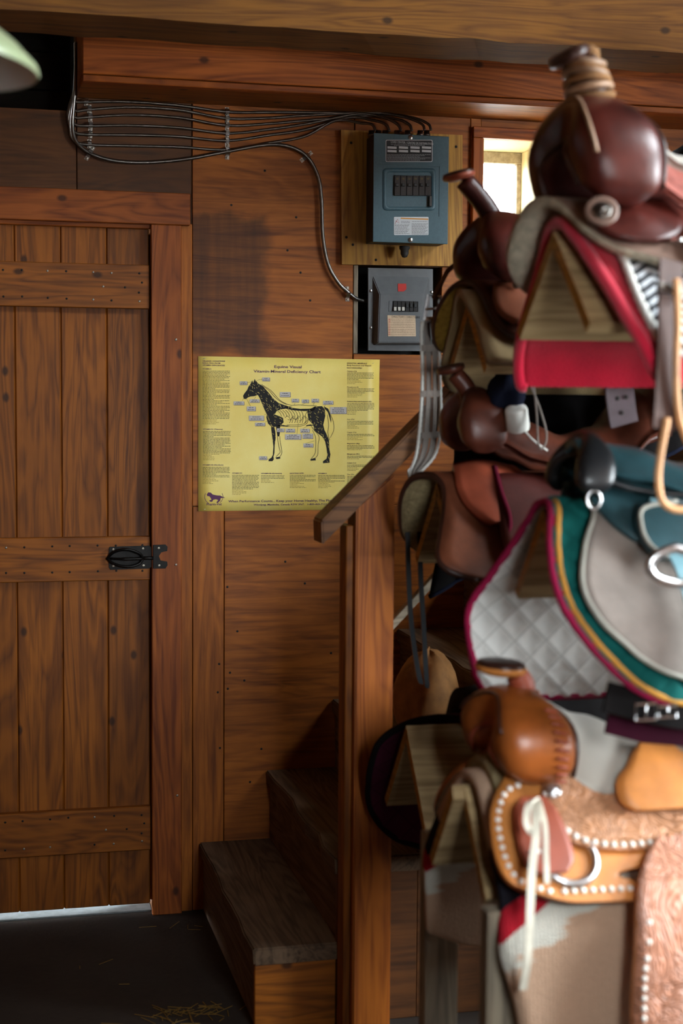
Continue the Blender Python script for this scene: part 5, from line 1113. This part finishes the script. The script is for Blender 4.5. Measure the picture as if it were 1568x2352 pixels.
ctext('title', 'Equine Visual', 754, 155, 21, M_['ink_purple'], 213, 'CENTER'); ctext('title', 'Vitamin-Mineral Deficiency Chart', 749, 192, 21, M_['ink_purple'], 520, 'CENTER')
for i, (s_, y) in enumerate((('ORGANIC CONDITIONS', 104), ('RESULTING FROM', 120), ('VITAMIN DEFICIENCIES', 137))): ctext('column_heading', s_, 85, y, 10, M_['ink_purple'], (176, 138, 176)[i])
for s_, x, y, w in (('VITAMIN A', 85, 165, 70), ('VITAMIN B1 (Thiamine)', 88, 638, 155), ('VITAMIN B2 (Riboflavin)', 86, 918, 162), ('VITAMIN D3', 317, 982, 78), ('VITAMIN B6 (Pyridoxine)', 543, 984, 163), ('NICOTINIC ACID', 768, 983, 108), ('VITAMIN E', 990, 984, 68)): ctext('vitamin_heading', s_, x, y, 9, M_['ink_purple'], w)
for s_, y, w in (('ESSENTIAL MINERALS', 122, 156), ('Body Functions and Vitamin', 138, 190), ('Interrelationships', 157, 118)): ctext('column_heading', s_, 1215, y, 10, M_['ink_brown'], w)
for s_, y, w in (('Calcium (Ca)', 183, 76), ('Phosphorus (P)', 308, 90), ('Sodium (Na) and Potassium (K)', 420, 190), ('Iron (Fe)', 560, 56), ('Copper (Cu)', 662, 72), ('Magnesium (Mg)', 750, 98), ('Manganese (Mn)', 832, 98), ('Cobalt (Co)', 902, 70), ('Zinc (Zn)', 992, 56)): ctext('mineral_heading', s_, 1216, y, 9, M_['ink_brown'], w)
rows = []; pale = []; R_ = random.Random(8)
def col(x0, x1, y0, y1, npale, pitch=10.6):
    y = y0; blk = R_.randint(2, 5); n = int((y1 - y0) / pitch)
    for i in range(n):
        e = x1 - (R_.uniform(20, 150) if blk == 0 else R_.uniform(0, 12)); blk = blk - 1 if blk else R_.randint(1, 5)
        (pale if i >= n - npale else rows).append((cp(x0, 0)[0], cp(0, y)[1], cp(e if i < n - npale else x0 + R_.uniform(60, 130), 0)[0])); y += pitch
col(85, 303, 178, 608, 4); col(88, 308, 650, 888, 5); col(86, 300, 932, 1072, 5); col(317, 528, 995, 1164, 4); col(543, 732, 997, 1070, 3); col(768, 978, 995, 1108, 5); col(990, 1203, 996, 1108, 5)
for y0, y1 in ((193, 290), (318, 395), (432, 535), (572, 640), (674, 735), (762, 806), (844, 880), (914, 975), (1004, 1100)): col(1217, 1432, y0, y1, 3 if y1 - y0 > 60 else 1)
fine_print('body_print', rows, PT, M_['ink_soft'], chart, 31, .55); fine_print('pale_print', pale, PT, M_['ink_pale'], chart, 32, .5)
ctext('footer', 'When Performance Counts... Keep your Horse Healthy, The Pharm-Vet', 287, 1206, 17, M_['ink_purple'], 895); ctext('footer', 'Winnipeg, Manitoba, Canada R2W 3N7.   1-800-465-7122.', 484, 1231, 13, M_['ink_purple'], 578, shear=.22)
lg = [(118, 1145), (130, 1128), (150, 1130), (165, 1145), (200, 1152), (225, 1153), (240, 1162), (264, 1170), (235, 1172), (226, 1176), (224, 1192), (203, 1212), (194, 1206), (208, 1188), (190, 1182), (170, 1186), (160, 1202), (143, 1200), (138, 1190), (155, 1186), (148, 1170), (137, 1158), (124, 1158)]
print_polys('horse_logo', [lg] + strokes([[(108, 1135), (102, 1165), (112, 1195), (130, 1210)], [(238, 1135), (246, 1165), (236, 1192), (222, 1208)]], 3.5), M_['ink_purple'], .0006); ctext('logo_name', 'Pharm-Vet', 116, 1230, 19, M_['ink_purple'], 118)
for x, y in ((98, 80), (1425, 115), (98, 1262), (770, 1262)):
    p = at(*cp(x, y), CY - .001); tube('staple', [p + Vector((-.004, 0, -.001)), p + Vector((.004, 0, .001))], .0006, M_['steel'], chart, 5)
